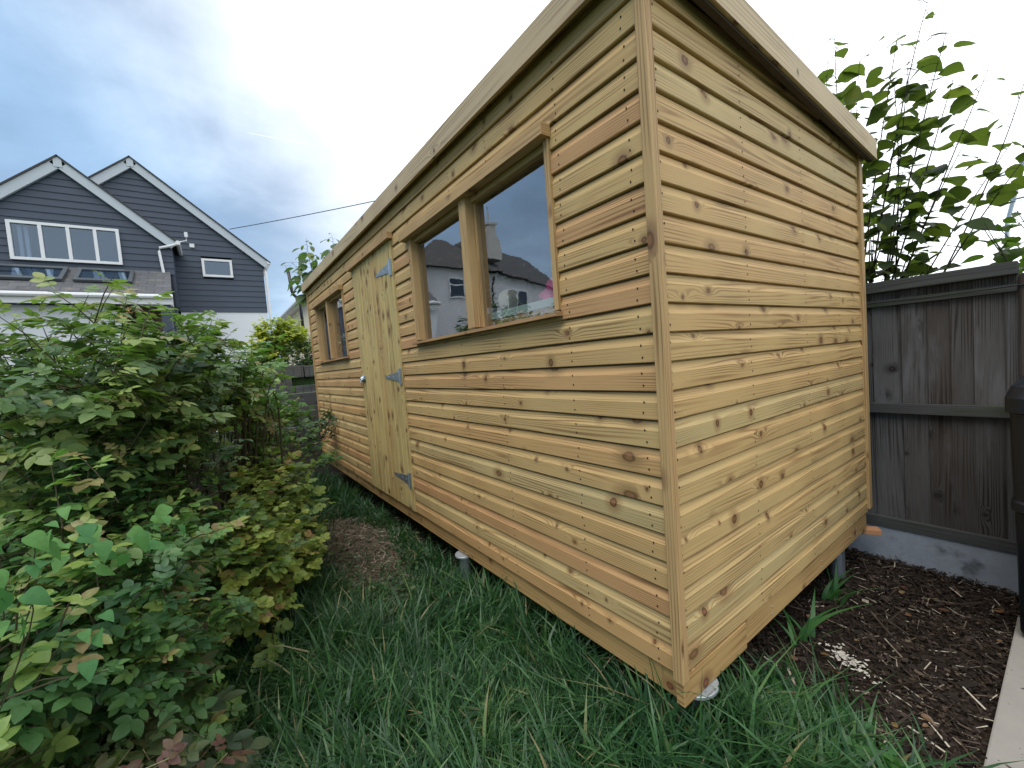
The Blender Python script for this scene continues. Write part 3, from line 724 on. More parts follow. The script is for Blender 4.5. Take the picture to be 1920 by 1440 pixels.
# tall dark rose hedge at the back left
rose_bush('rose_bush', 'tall dark green rose bush filling the left side in front of the grey house', [((-1.75, -1.55, 1.47), (.45, .30, .42)), ((-1.55, -1.74, 1.44), (.35, .26, .40)), ((-1.98, -1.36, 1.56), (.40, .25, .36)), ((-1.75, -1.45, 1.1), (.3, .3, .4)), ((-2.05, -1.62, 1.50), (.55, .42, .52)), ((-2.35, -1.25, 1.58), (.30, .22, .34)), ((-1.95, -2.0, 1.3), (.6, .5, .55)), ((-2.7, -1.35, 1.45), (.55, .38, .45)), ((-2.4, -1.8, .8), (.7, .5, .6)), ((-2.9, -1.9, 1.3), (.7, .6, .6)), ((-1.7, -1.75, .95), (.35, .3, .4)), ((-3.2, -1.5, 1.5), (.5, .5, .4))],
          [(-2.3, -1.7, 0), (-2.7, -1.6, 0), (-2.1, -1.9, 0)], 5400, .12, T_ROSE, ROSE_D, 21, 170, keepA)
# open twiggy rose to the right of it
rose_bush('rose_bush', 'open twiggy rose bush with thin branches beside the tall dark rose', [((-2.75, -1.0, 1.58), (.30, .20, .26)), ((-3.2, -.98, 1.46), (.42, .30, .34)), ((-3.7, -.85, 1.25), (.6, .26, .26)), ((-3.0, -1.05, .95), (.5, .25, .3)), ((-3.9, -.7, .95), (.5, .22, .18)), ((-2.75, -1.1, 1.5), (.25, .2, .25))],
          [(-2.9, -1.15, 0), (-3.0, -1.1, 0)], 800, .120, T_ROSE, ROSE_M, 22, 90, keepA, .25, shell=.2)
# arching branch reaching the shed
rose_bush('rose_bush', 'long rose branches arching across to the far end of the shed wall', [((-4.3, -.55, 1.12), (.4, .2, .12)), ((-4.2, -.42, .78), (.3, .16, .16)), ((-3.8, -.34, .68), (.3, .10, .13)), ((-4.7, -.7, 1.2), (.4, .25, .15))],
          [(-4.6, -.95, 0)], 260, .11, T_ROSE, ROSE_M, 23, 40, keepA, .0, shell=.2)
# yellowing bush mid right
rose_bush('rose_bush', 'low rose bush with small yellowing round leaves at the edge of the grass', [((-2.55, -.98, .52), (.50, .30, .40)), ((-2.1, -1.1, .60), (.40, .26, .36)), ((-3.0, -.85, .62), (.45, .24, .34)), ((-2.25, -.98, .35), (.35, .25, .32)), ((-1.75, -1.22, .48), (.35, .22, .36))],
          [(-2.4, -1.1, 0), (-2.8, -1.0, 0)], 2100, .092, T_ROUND, ROSE_Y, 24, 80, keepA, .0)
# near left foreground bush
rose_bush('rose_bush', 'broad rose bush with mid green oval leaves in the left foreground', [((-1.25, -1.62, .82), (.50, .34, .44)), ((-.95, -1.55, .62), (.35, .25, .35)), ((-1.0, -1.75, .65), (.45, .36, .42)), ((-1.55, -1.45, .72), (.42, .24, .38)), ((-.70, -1.80, .78), (.40, .32, .36)), ((-1.4, -1.5, .4), (.5, .25, .35))],
          [(-1.3, -1.75, 0), (-1.0, -1.9, 0)], 3000, .10, T_ROSE, ROSE_M, 25, 80, keepA, .06)
# low corner bush bottom left
rose_bush('rose_bush', 'low rose bush with large dull purplish green leaves at the bottom left corner', [((-.72, -1.50, .32), (.34, .20, .26)), ((-.50, -1.68, .42), (.32, .26, .28)), ((-.95, -1.48, .25), (.3, .16, .22))],
          [(-.7, -1.65, 0)], 560, .125, T_ROSE, leafmat('rose_leaf_dull', [(0, (.022, .05, .03)), (.45, (.045, .08, .042)), (.75, (.10, .12, .05)), (.9, (.13, .10, .055)), (1, (.12, .06, .05))]), 26, 30, keepA, .1, stem_mat=CANEL)

# bindweed climbing over the roses
g = np.random.default_rng(31); N = 44
cpos = [(-.62, -1.61, 1.14), (-.70, -1.56, 1.12), (-.72, -1.50, 1.06), (-.82, -1.45, 1.04), (-.45, -1.60, 1.06), (-.52, -1.52, .95), (-.74, -1.58, 1.13), (-.92, -1.42, 1.05)]
P = np.array([cpos[i % 8] for i in range(N)])+g.normal(size=(N, 3))*[.07, .04, .035]
dd = g.normal(size=(N, 3))*.5+[.5, .35, -.55]; nn_ = g.normal(size=(N, 3))*.35+[.45, .35, .9]
V, F, R = leaves(P, dd, nn_, g.uniform(.026, .054, N), T_BIND, g.random(N))
bw = thing('bindweed', 'bright green heart-leaved bindweed trailing over the rose bush in the left foreground', 'climber', (-.9, -1.5, 0))
npmesh('foliage', V, F, BIND, R, bw)
b = MB()
for i in range(8):
    q = P[i*4]; b.tube(bezier(q+[-.15, -.2, -.45], q+[-.05, 0, -.1], q), .0014, 4, cap=False)
b.build('vine', CANE, bw)

# a dry seed head above the hedge
b = MB(); sh = thing('seed_stalk', 'tan dry seed stalk standing above the hedge in front of the house', 'dry stalk', (-3.0, -1.66, 0))
b.tube([(-3.0, -1.66, 0), (-3.0, -1.65, 1.2), (-3.0, -1.66, 2.02)], .004, 5)
b.build('stem', CANEL, sh)
g = np.random.default_rng(5); N = 60; zz = g.uniform(1.86, 2.06, N); P = np.stack([-3.0+g.normal(size=N)*.012, -1.66+g.normal(size=N)*.018, zz], 1)
V, F, R = leaves(P, g.normal(size=(N, 3))*[1, 1, .4]+[0, 0, .3], rv(N, g), g.uniform(.02, .045, N), T_POINT, g.uniform(.6, 1, N))
npmesh('seed_head', V, F, plain('dry_seed', (.42, .26, .13), .8, 0, .3, 40.), R, sh)

# white flowering shrub behind the roses
fl = rose_bush('flowering_shrub', 'shrub dotted with small white flowers seen through the rose branches', [((-4.9, -1.35, .95), (.6, .5, .6)), ((-4.5, -1.7, 1.2), (.5, .5, .5))], [(-4.8, -1.5, 0)], 900, .09, T_ROUND, DGREEN, 41, 40, None, .15)
g = np.random.default_rng(42); p, nn_ = blob_points([((-4.9, -1.3, 1.0), (.62, .52, .62)), ((-4.5, -1.65, 1.22), (.52, .52, .52))], 700, g, .9)
V, F, R = leaves(p, nn_+.5*rv(700, g), rv(700, g), g.uniform(.02, .04, 700), T_SMALL, g.random(700)); npmesh('flowers', V, F, PETAL, R, fl, kind='stuff')

# ------------------------------------------------------------------ sleepers, terraces, shrubs behind
def sleeper(x0, x1, y0, y1, z0, z1, label, rot=0.):
    b = MB(); b.box(x0, x1, y0, y1, z0, z1, bev=.012, grain=1); return tag(b.build('timber_sleeper', SLEEP), label, 'sleeper', 'old railway sleepers of the garden terraces')
sleeper(-8.60, -8.40, -3.2, .28, 1.50, 1.74, 'upper grey sleeper of the terrace wall in front of the yellow shrub')
sleeper(-8.60, -8.40, .30, 2.9, 1.50, 1.73, 'upper grey sleeper of the terrace wall, running on behind the shed')
sleeper(-8.58, -8.38, -3.0, .05, 1.34, 1.498, 'brown middle sleeper of the terrace wall under the grey one')
sleeper(-8.56, -8.36, -2.8, 2.6, 1.19, 1.338, 'dark lowest sleeper of the terrace wall above the lawn strip')
sleeper(-7.06, -6.86, -3.2, 1.6, 1.02, 1.235, 'dark sleeper edging the lawn strip behind the rose branches')
sleeper(-7.04, -6.84, -3.2, 1.6, .73, 1.018, 'sleeper beneath the lawn edge, hidden among the rose branches')
sleeper(-6.14, -5.96, -2.2, .60, .47, .77, 'weathered brown sleeper low beside the far corner of the shed')
sleeper(-6.13, -5.95, -2.3, .50, .0, .468, 'lowest sleeper at soil level by the far corner of the shed')
b = MB(); t = thing('wire_fence', 'thin black wire mesh fence standing on the lawn edge sleeper', 'wire fence', (-6.8, -.3, 1.2))
for k in range(16): b.tube([(-6.9, -1.2+k*.12, 1.05), (-6.9, -1.2+k*.12+random.uniform(-.02, .02), 1.78)], .0035, 4)
for z_a in (1.3, 1.52, 1.75): b.tube([(-6.9, -1.25, z_a), (-6.9, .65, z_a)], .0022, 4)
b.build('mesh', CABLE, t)
def shrub(name, label, blobs, base, n, size, T, mat, seed, group=None, shell=.4, rb=0.):
    return rose_bush(name, label, blobs, [base], n, size, T, mat, seed, 45, None, rb, BARKM, group, shell=shell, comp=False, cat='shrub')
def fix_base(o, z):
    for c in o.children:
        if c.name.startswith('stems'):
            me = c.data; n = len(me.vertices); co = np.zeros(n*3, 'f'); me.vertices.foreach_get('co', co); co = co.reshape(-1, 3)
            co[:, 2] = np.maximum(co[:, 2], z-.05+.0*co[:, 2]); me.vertices.foreach_set('co', co.ravel())
o = shrub('yellow_shrub', 'yellow and lime leaved shrub on the upper terrace beside the far end of the shed', [((-9.4, -.15, 2.25), (.45, .40, .50)), ((-9.3, .25, 2.45), (.4, .42, .40)), ((-9.4, -.35, 1.95), (.4, .25, .3))], (-9.4, 0, 1.7), 6500, .075, T_ROUND, YELL, 51); fix_base(o, 1.7)
o = shrub('dark_shrub', 'dark green shrub under the yellow one against the end of the shed', [((-8.9, .42, 2.0), (.3, .45, .45)), ((-8.7, .35, 1.72), (.3, .4, .35)), ((-9.0, -.4, 1.85), (.3, .4, .2))], (-8.8, .4, 1.7), 2200, .08, T_SMALL, DGREEN, 52); fix_base(o, 1.5)
o = shrub('leafy_shrub', 'low green shrub hugging the far corner of the shed above the sleeper', [((-4.9, -.1, .98), (.3, .6, .22)), ((-6.3, -.7, .9), (.3, .5, .25))], (-4.9, -.3, .74), 1200, .07, T_SMALL, DGREEN, 53, rb=.1); fix_base(o, .74)
o = shrub('background_shrub', 'dark hedge behind the tall rose bush at the left edge', [((-5.5, -3.2, .8), (.9, 1.0, .8)), ((-4.4, -3.6, .8), (.9, .8, .9)), ((-5.6, -2.0, .7), (.6, .8, .6))], (-5.2, -3.2, 0), 5000, .10, T_SMALL, DGREEN, 54)

# shoots of a leafy tree rising behind the shed roof
def shoots(name, label, tips, base, mat, T, lsize, seed, nside=3, per=.085, group=None, thick=.010, start=0.2, droop=.35, matb=BARKM, trunk=None):
    g = np.random.default_rng(seed); rs = random.Random(seed)
    t = thing(name, label, 'tree', tuple(base))
    b = MB(); parts = []
    tr = trunk if trunk is not None else base
    if trunk is not None: b.tube([base, Vector(base).lerp(Vector(trunk), .5)+Vector((.03, .02, 0)), trunk], [thick*4, thick*3.2, thick*2.4], 8)
    for (tip, ln) in tips:
        tip = np.array(tip, float); st = np.array(tr, float)+g.normal(size=3)*[.05, .05, 0]
        mid = st*.4+tip*.6+g.normal(size=3)*[.10, .10, .05]; mid[2] = st[2]*.35+tip[2]*.65
        pts = bezier(st, mid, tip, 14)
        b.tube(pts, [thick*(1-.82*i/13) for i in range(14)], 6, cap=False)
        pts = np.array(pts); seg = np.linalg.norm(np.diff(pts, axis=0), axis=1); cum = np.concatenate([[0], np.cumsum(seg)]); tot = cum[-1]
        s = tot-ln; k = 0
        ring = [np.array([math.cos(a), math.sin(a), 0]) for a in (0, 3.14, 1.57, 4.71)]; rot0 = g.uniform(0, 6.28)
        while s < tot:
            i = min(np.searchsorted(cum, s)-1, 12); i = max(i, 0); f = (s-cum[i])/max(seg[i], 1e-6); p = pts[i]+(pts[i+1]-pts[i])*f
            a = rot0+k*2.4+g.normal()*.3; o = np.array([math.cos(a), math.sin(a), .15])
            pet = lsize*g.uniform(.3, .7); q = p+o*pet+[0, 0, -.01]
            b.tube([p, (p+q)/2+np.array([0, 0, .01]), q], [.0022, .0018, .0015], 4, cap=False)
            sz = lsize*g.uniform(.6, 1.2)*(0.45+.55*min(1, (tot-s)/.25))
            d = o+[0, 0, -droop]+g.normal(size=3)*.25; nn = np.array([0, 0, 1.])+g.normal(size=3)*.35+o*.25
            TT = T[rs.randrange(len(T))] if isinstance(T, list) else T
            parts.append(leaves(q[None], d[None], nn[None], np.array([sz]), TT, np.array([np.clip(g.beta(2, 2), 0, 1)])))
            s += per*g.uniform(.6, 1.4); k += 1
    b.build('branches', matb, t, smooth=True)
    V, F, R = join(parts); npmesh('crown', V, F, mat, R, t)
    return t
g = np.random.default_rng(61)
def tips_box(n, x0, x1, y0, y1, z0, z1, l0, l1, g):
    return [((g.uniform(x0, x1), g.uniform(y0, y1), g.uniform(z0, z1)), g.uniform(l0, l1)) for _ in range(n)]
# dense lower mass then tall shoots
tall = [((.20, 2.95, 3.72), 1.5), ((.10, 2.9, 3.35), 1.2), ((-.34, 2.85, 3.62), 1.2), ((-.22, 2.95, 3.45), 1.1), ((.02, 2.9, 3.3), 1.1), ((-.42, 2.8, 3.2), .9), ((-.28, 2.8, 3.75), 1.3), ((-.15, 2.85, 3.5), 1.2), ((.06, 2.9, 3.6), 1.3), ((.28, 2.95, 3.45), 1.2), ((.46, 2.95, 3.1), 1.0), ((.56, 2.9, 2.6), .8), ((.30, 3.0, 3.15), 1.0), ((.38, 2.95, 2.75), .8), ((.60, 3.0, 2.95), .7), ((.66, 3.05, 2.6), .7)]
shoots('hazel_tree', 'broad-leaved tree behind the fence with tall shoots above the shed corner', tall+tips_box(48, -.75, .20, 2.6, 3.2, 1.9, 2.6, .7, 1.1, g), (-.2, 3.1, 0), HAZEL, T_HAZ, .125, 62, per=.060, trunk=(-.2, 3.05, 1.1), thick=.008)
shoots('hazel_tree', 'smaller leafy tree at the right edge beyond the fence cap', [((.80, 3.0, 2.95), .8)]+tips_box(38, .35, 1.4, 2.7, 3.4, 1.85, 2.25, .5, .9, g)+tips_box(6, .8, 1.4, 2.8, 3.3, 2.3, 2.9, .6, .9, g), (.9, 3.2, 0), leafmat('hazel_leaf_light', [(0, (.025, .05, .018)), (.5, (.06, .10, .022)), (1, (.12, .17, .03))], trans=.45), T_HAZ, .12, 63, per=.055, trunk=(.9, 3.1, 1.1), thick=.008)
shoots('leafy_tree', 'young tree with drooping leaves showing above the far end of the shed roof', [((-6.68, -.02, 3.38), .7), ((-6.66, .05, 3.2), .5), ((-6.63, .24, 3.75), 1.0), ((-6.6, .30, 3.5), .8), ((-6.54, .62, 3.82), 1.1), ((-6.59, .43, 3.5), .8), ((-6.62, .3, 3.25), .5), ((-6.66, .1, 3.1), .4), ((-6.5, .55, 3.5), .7)], (-6.6, .6, .74), leafmat('pale_tree_leaf', [(0, (.035, .06, .035)), (.6, (.07, .11, .045)), (1, (.18, .22, .07))], trans=.4), T_ROSE, .21, 64, per=.035, trunk=(-6.6, .5, 2.2), droop=.8)

# ------------------------------------------------------------------ fence on the right
fence = thing('garden_fence', 'weathered grey timber fence on concrete gravel boards behind the shed', 'fence', (-.2, 2.4, 0))
def fence_panel(x0, x1, label, seed):
    rs = random.Random(seed); F0 = 2.40
    b = MB(); x = x0; widths = []
    while x < x1-.01:
        wd = min(rs.choice([.10, .095, .145, .09, .12]), x1-x); r_ = rs.random(); dz = rs.uniform(-.012, .006); th = rs.uniform(.002, .008)
        M = Matrix.Translation((x+wd/2, F0+.022, 0)) @ Matrix.Rotation(.09, 4, 'Z')
        b.box(-wd/2-.008, wd/2+.004, -.005-th*.3, .005, .175, 1.765+dz, r=r_, grain=2, M=M)
        x += wd
    t = b.build('fence_panel', GREYW, fence, label=label)
    b = MB(); b.box(x0, x1, F0-.035, F0+.050, 1.752, 1.822, bev=.004, r=.3); b.build('cap_rail', GREYR, t)
    b = MB(); b.box(x0+.002, x1-.002, F0-.030, F0+.005, .955, 1.02, bev=.003, r=.6); b.build('middle_rail', GREYR, t)
    b = MB(); b.box(x0+.002, x1-.002, F0-.030, F0+.005, .174, .245, bev=.003, r=.5); b.build('bottom_rail', GREYR, t)
    b = MB(); b.box(x0+.002, x1-.002, F0-.010, F0+.005, 1.66, 1.70, bev=.002, r=.1); b.build('top_rail', GREYR, t)
    b = MB(); b.box(x0-.01, x1+.01, F0-.022, F0+.028, -.16, .1725, bev=.004); b.build('gravel_board', CONC, t)
fence_panel(-1.11, .605, 'weathered grey fence panel on a concrete gravel board right behind the shed corner', 3)
fence_panel(-2.97, -1.21, 'weathered fence panel hidden behind the back of the shed', 4)
fence_panel(.705, 2.5, 'weathered fence panel behind the black bin at the right edge', 5)
for k, (x, lb) in enumerate(((-1.16, 'fence post behind the shed'), (.655, 'brownish fence post beside the black bin'))):
    b = MB(); b.box(x-.045, x+.045, 2.375, 2.455, 0, 1.75, bev=.004, grain=2, r=.95)
    b.build('fence_post', GREYW, fence, label=lb)
b = MB(); b.tube([(-1.1, 2.372, 1.735), (-.2, 2.366, 1.69), (.3, 2.365, 1.682), (.66, 2.368, 1.69), (1.4, 2.37, 1.72)], .004, 6)
tag(b.build('cable', CABLE), 'black cable sagging along the top of the fence', 'cable')

# bin and paving
t = thing('compost_bin', 'black plastic lidded bin standing on the paving at the right edge', 'bin', (.955, 2.0, 0))
def rsq(h, rc, n=8):
    out = []
    for q, (sx, sy) in enumerate(((1, 1), (-1, 1), (-1, -1), (1, -1))):
        for k in range(n):
            a = math.pi/2*q+math.pi/2*k/(n-1); out.append((sx*(h-rc)+rc*math.cos(a), sy*(h-rc)+rc*math.sin(a)))
    return out
def loft(mb, c, secs):
    V = []; F = []; n = None
    for (h, rc, z) in secs:
        q = rsq(h, rc); n = len(q); V += [(c[0]+a, c[1]+b_, z) for a, b_ in q]
    for i in range(len(secs)-1):
        for j in range(n): F.append((i*n+j, i*n+(j+1) % n, (i+1)*n+(j+1) % n, (i+1)*n+j))
    F.append(tuple(range(n-1, -1, -1))); F.append(tuple((len(secs)-1)*n+j for j in range(n))); mb.add(V, F)
b = MB(); loft(b, (.955, 2.0), [(.305, .05, .0225), (.315, .06, .05), (.327, .06, .62), (.337, .06, .63), (.337, .06, .67), (.329, .06, .68), (.338, .06, 1.10)]); b.build('body', BLACK, t, smooth=False)
b = MB(); loft(b, (.955, 2.0), [(.340, .06, 1.08), (.350, .06, 1.085), (.352, .07, 1.15), (.335, .08, 1.20), (.30, .09, 1.225), (.15, .09, 1.24)]); b.build('lid', BLACK, t, smooth=False)
b = MB(); b.box(.62, 1.9, -.6, 1.93, -.05, .022, bev=.006); tag(b.build('paving_slab', SLABM), 'pale concrete paving slab strip with dark specks at the bottom right', 'paving')

# ------------------------------------------------------------------ grass, mulch, weeds
def grass_h(x, y, g):
    n = len(x); h = g.uniform(.10, .24, n)
    d = np.sqrt(((x+2.75)/1.5)**2+((y+.35)/.42)**2)
    h *= np.clip(.25+(d-.5)*.9, .25, 1)
    return h
def field(n, fn, g, x0, x1, y0, y1):
    xs_, ys_ = [], []; tot = 0
    while tot < n:
        x = g.uniform(x0, x1, n); y = g.uniform(y0, y1, n); ok = fn(x, y)
        xs_.append(x[ok]); ys_.append(y[ok]); tot += ok.sum()
    return np.concatenate(xs_)[:n], np.concatenate(ys_)[:n]
GZ = np.vectorize(slope_z)
def blades(name, x, y, h, g, wd=.0056, mat=GRASSM, lean=.55, rb=0., seg=4, label=None, z0=None):
    n = len(x); z = GZ(x, y) if z0 is None else z0; wd = wd*g.uniform(.6, 1.5, n)
    patch_a = 2.5*np.sin(x*1.9+1)*np.cos(y*2.3)+3*np.sin(np.floor(x*14)*12.9+np.floor(y*14)*78.2)+g.normal(size=n)*.8
    d = np.stack([np.cos(patch_a), np.sin(patch_a)], 1); ln = np.abs(g.normal(size=n))*lean+.15
    tw = g.uniform(-1, 1, n)+patch_a+1.57; s = np.stack([np.cos(tw), np.sin(tw), np.zeros(n)], 1)
    V = []; 
    for k in range(seg+1):
        t_ = k/seg; out = ln*t_**2*h*1.2; zz = h*(t_-.35*np.clip(ln, 0, 1.5)*t_**2.5)
        c = np.stack([x+d[:, 0]*out, y+d[:, 1]*out, z-.01+zz], 1)
        wk = (wd*(1-.15*t_) if t_ < .5 else wd*(1-t_)*1.85)+.0002
        V += [c-s*wk[:, None], c+s*wk[:, None]]
    V = np.stack(V, 1); k2 = 2*(seg+1)
    F = np.array([(2*k, 2*k+1, 2*k+3, 2*k+2) for k in range(seg)]); FF = F[None]+(np.arange(n)*k2)[:, None, None]
    rnd = np.clip(g.beta(2, 2.4, n)+.12*np.sin(x*4)*np.sin(y*5+1)+rb, 0, .93); dry = g.random(n) < .02; rnd[dry] = 1
    return V.reshape(-1, 3), FF.reshape(-1, 4), np.repeat(rnd, k2)
g = np.random.default_rng(71)
def ok_grass(x, y):
    hedge = y > np.where(x > -1.2, -1.75, -1.55+(x+1.2)*-.28)
    dry = np.sqrt(((x+2.9)/1.0)**2+((y+.38)/.28)**2)+.25*np.sin(x*7)*np.cos(y*9) > 1
    dry |= g.random(len(x)) < .15
    shed_ = y < np.where(x < -.02, .035, .42+.10*np.sin(x*9)+.12*g.normal(size=len(x)))
    near = g.random(len(x)) < np.clip(1.1-.16*np.abs(x-.5), .3, 1)
    return hedge & dry & shed_ & near & (x < .62)
x, y = field(40000, ok_grass, g, -5.6, .66, -1.8, .75)
h = grass_h(x, y, g); near_s = np.exp(-((y-.0)/.12)**2)*(x < 0)*(x > -2); h *= 1+.8*near_s*g.random(len(x))*(x > -1.4); h *= 1+.5*np.exp(-((x-.06)**2+(y-.16)**2)/.03)
h *= np.where((g.random(len(x)) < .10), 1.45, 1)
pa = blades('g', x, y, h, g)
x2, y2 = field(1500, lambda x, y: (y > -1.7) & (y < .3), g, -1.6, .6, -1.6, .35); pb = blades('g', x2, y2, g.uniform(.2, .32, 1500), g, .006, lean=.8, seg=6)
V, F, R = join([pa, pb]); o = npmesh('grass', V, F, GRASSM, R, kind='stuff'); tag(o, 'long green grass growing in front of the shed', 'grass')
# short clover-like weeds in the dry patch and along the shed
def ok_w(x, y): return ((np.sqrt(((x+3.0)/1.7)**2+((y+.25)/.5)**2) > .45) & (y < .3)) & (x < -1.0)
x, y = field(3200, ok_w, g, -5.4, -1.2, -.75, .3); P = np.stack([x, y, GZ(x, y)+g.uniform(.01, .09, 3200)], 1)
V, F, R = leaves(P, g.normal(size=(3200, 3))*[1, 1, .2], g.normal(size=(3200, 3))*.4+[0, 0, 1], g.uniform(.02, .05, 3200), T_SMALL, g.uniform(0, .8, 3200))
o = npmesh('ground_weeds', V, F, DGREEN, R, kind='stuff'); tag(o, 'low leafy weeds along the foot of the shed near the door', 'weeds')
# straw litter in the dry patch
n = 3800; x = -2.75+g.normal(size=n)*.75; y = -.33+g.normal(size=n)*.22; ok = y < .15; x, y = x[ok], y[ok]; n = len(x)
P = np.stack([x, y, GZ(x, y)+g.uniform(.005, .03, n)], 1)
V, F, R = leaves(P, g.normal(size=(n, 3))*[1, 1, .12], g.normal(size=(n, 3))*.3+[0, 0, 1], g.uniform(.02, .07, n), tmpl([0, .5, 1], [.05, .06, .03], 0, .1), g.beta(3, 1.6, n))
o = npmesh('straw_litter', V, F, STRAWM, R, kind='stuff'); tag(o, 'dry straw and bark litter on the bare patch in front of the shed door', 'litter')
# bark chips
def ok_m(x, y): return (y > np.where(x < -.02, .08, .36)) & ((x > -.8) | (g.random(len(x)) < .3)) & ((x < .62) | (y > 1.93))
n = 34000; x, y = field(n, ok_m, g, -1.8, .95, .08, 2.38)
P = np.stack([x, y, GZ(x, y)+g.uniform(.002, .028, n)], 1)
sz = g.gamma(1.9, .0058, n)+.005; rr = g.beta(1.7, 2.6, n)
T_CHIP = (np.array([(-.25, 0, 0), (.28, .05, .03), (.22, 1, .0), (-.2, .9, -.03)], float), np.array([(0, 1, 2, 3)]))
T_CH2 = (np.array([(-.06, 0, 0), (.06, 0, .02), (.05, 1.8, 0), (-.04, 1.8, .0)], float), np.array([(0, 1, 2, 3)]))
k = n*5//6
pa = leaves(P[:k], g.normal(size=(k, 3))*[1, 1, .22], g.normal(size=(k, 3))*.45+[0, 0, 1], sz[:k], T_CHIP, rr[:k])
pb = leaves(P[k:], g.normal(size=(n-k, 3))*[1, 1, .15], g.normal(size=(n-k, 3))*.3+[0, 0, 1], sz[k:]*1.9, T_CH2, np.clip(rr[k:]+.25, 0, 1))
V, F, R = join([pa, pb]); o = npmesh('bark_mulch', V, F, CHIPM, R, smooth=False, kind='stuff'); tag(o, 'dark bark mulch with pale splinters between shed, fence and paving', 'mulch')
# dry leaves on the mulch
n = 45; x, y = field(n, lambda x, y: (x < .6) & (y > .5), g, -.3, .6, .5, 2.3); P = np.stack([x, y, GZ(x, y)+.03], 1)
V, F, R = leaves(P, g.normal(size=(n, 3))*[1, 1, .1], g.normal(size=(n, 3))*.3+[0, 0, 1], g.uniform(.02, .045, n), T_ROSE, g.uniform(0, 1, n))
o = npmesh('fallen_leaves', V, F, leafmat('fallen_leaf', [(0, (.06, .03, .018)), (.6, (.13, .065, .03)), (1, (.20, .14, .07))], trans=.1), R, kind='stuff'); tag(o, 'brown fallen leaves scattered on the mulch', 'leaves')
# white ash patch
n = 150; x = .19+g.normal(size=n)*.05; y = 1.0-.5*(x-.19)+g.normal(size=n)*.028*(.4+np.abs(np.sin(x*60))); P = np.stack([x, y, GZ(x, y)+g.uniform(.026, .036, n)], 1)
V, F, R = leaves(P, g.normal(size=(n, 3))*[1, 1, .05], g.normal(size=(n, 3))*.1+[0, 0, 1], g.uniform(.005, .021, n), T_CHIP, g.random(n))
o = npmesh('ash_patch', V, F, ASHM, R, smooth=False, kind='stuff'); tag(o, 'flaky patch of white ash on the dark mulch', 'ash')
for (x0_, y0_, n_, hh, lb) in ((-.03, 1.02, 9, .26, 'clump of bright green strap leaves beside the shed end on the mulch'), (-.06, 1.52, 11, .24, 'clump of green strap leaves near the grey ground screw at the back')):
    gx = np.random.default_rng(int(hh*1000)); x = x0_+gx.normal(size=n_)*.02+.03; y = y0_+gx.normal(size=n_)*.04
    V, F, R = blades('s', x, y, gx.uniform(.6, 1.1, n_)*hh, gx, .0085, lean=.9, seg=7)
    o = thing('strap_leaf_plant', lb, 'plant', (x0_, y0_, 0)); npmesh('foliage', V, F, STRAPM, np.clip(R, 0, 1), o)
for (x0_, y0_, lb) in ((.20, .43, 'small broad-leaved weed at the edge of the grass right of the shed corner'), (.42, .42, 'small round-leaved weed in the grass near the paving')):
    gx = np.random.default_rng(int(x0_*100)); n_ = 60; P = np.stack([x0_+gx.normal(size=n_)*.06, y0_+gx.normal(size=n_)*.05, gx.uniform(.03, .14, n_)], 1)
    V, F, R = leaves(P, gx.normal(size=(n_, 3))*[1, 1, .3], gx.normal(size=(n_, 3))*.4+[0, 0, 1], gx.uniform(.03, .06, n_), T_ROUND, gx.uniform(.3, 1, n_))
    o = thing('broadleaf_weed', lb, 'weed', (x0_, y0_, 0)); npmesh('foliage', V, F, STRAPM, R, o)

# ------------------------------------------------------------------ the grey clad house
house = thing('clad_house', 'dark blue grey clad house with two white edged gables behind the hedge', 'house', (-14, -2.5, 1.7))
def clap_wall(mb, x, y0, y1, z0, z1, topfn, openings, pitch=.16, facing=1):
    z = z0
    while z < z1:
        zt = z+pitch; segs = [(y0, y1)]
        for (a, c, za, zb) in openings:
            if zt > za+.08 and z < zb-.08:
                nv = []
                for (p, q) in segs:
                    if c <= p or a >= q: nv.append((p, q)); continue
                    if a > p: nv.append((p, a))
                    if c < q: nv.append((c, q))
                segs = nv
        for (p, q) in segs:
            lo, hi = topfn(z); p, q = max(p, lo), min(q, hi)
            if q <= p: continue
            lo2, hi2 = topfn(zt); p2, q2 = min(max(p, lo2), q), max(min(q, hi2), p)
            if p2 > q2: p2 = q2 = (p2+q2)/2
            mb.add([(x+.018*facing, p, z), (x+.018*facing, q, z), (x, q2, zt), (x, p2, zt), (x, p, z), (x, q, z)], [(0, 1, 2, 3), (4, 5, 1, 0)], None, 0, random.random())
        z = zt
XL, XR = -13.0, -14.0
pkL, zL, evL, ezL = -3.60, 6.90, -1.74, 5.26      # peak y,z ; eave y,z
slL = (zL-ezL)/(evL-pkL)
topL = lambda z: ((-5.10, -1.74) if z < ezL else (max(-5.10, pkL-(zL-z)/slL), pkL+(zL-z)/slL))
b = MB(); clap_wall(b, XL, -5.10, -1.74, 4.40, 6.85, topL, [(-4.53, -2.71, 4.57, 5.44)])
fL = b.build('front_cladding', CLAD, house, label='cladding of the nearer left gable')
b = MB(); b.box(XL-.4, XL-.05, -5.08, -1.78, 1.7, 4.4); b.box(XR, XL-.02, -1.80, -1.745, 3.58, 5.2, r=.5); b.build('side_wall', CLAD, house)
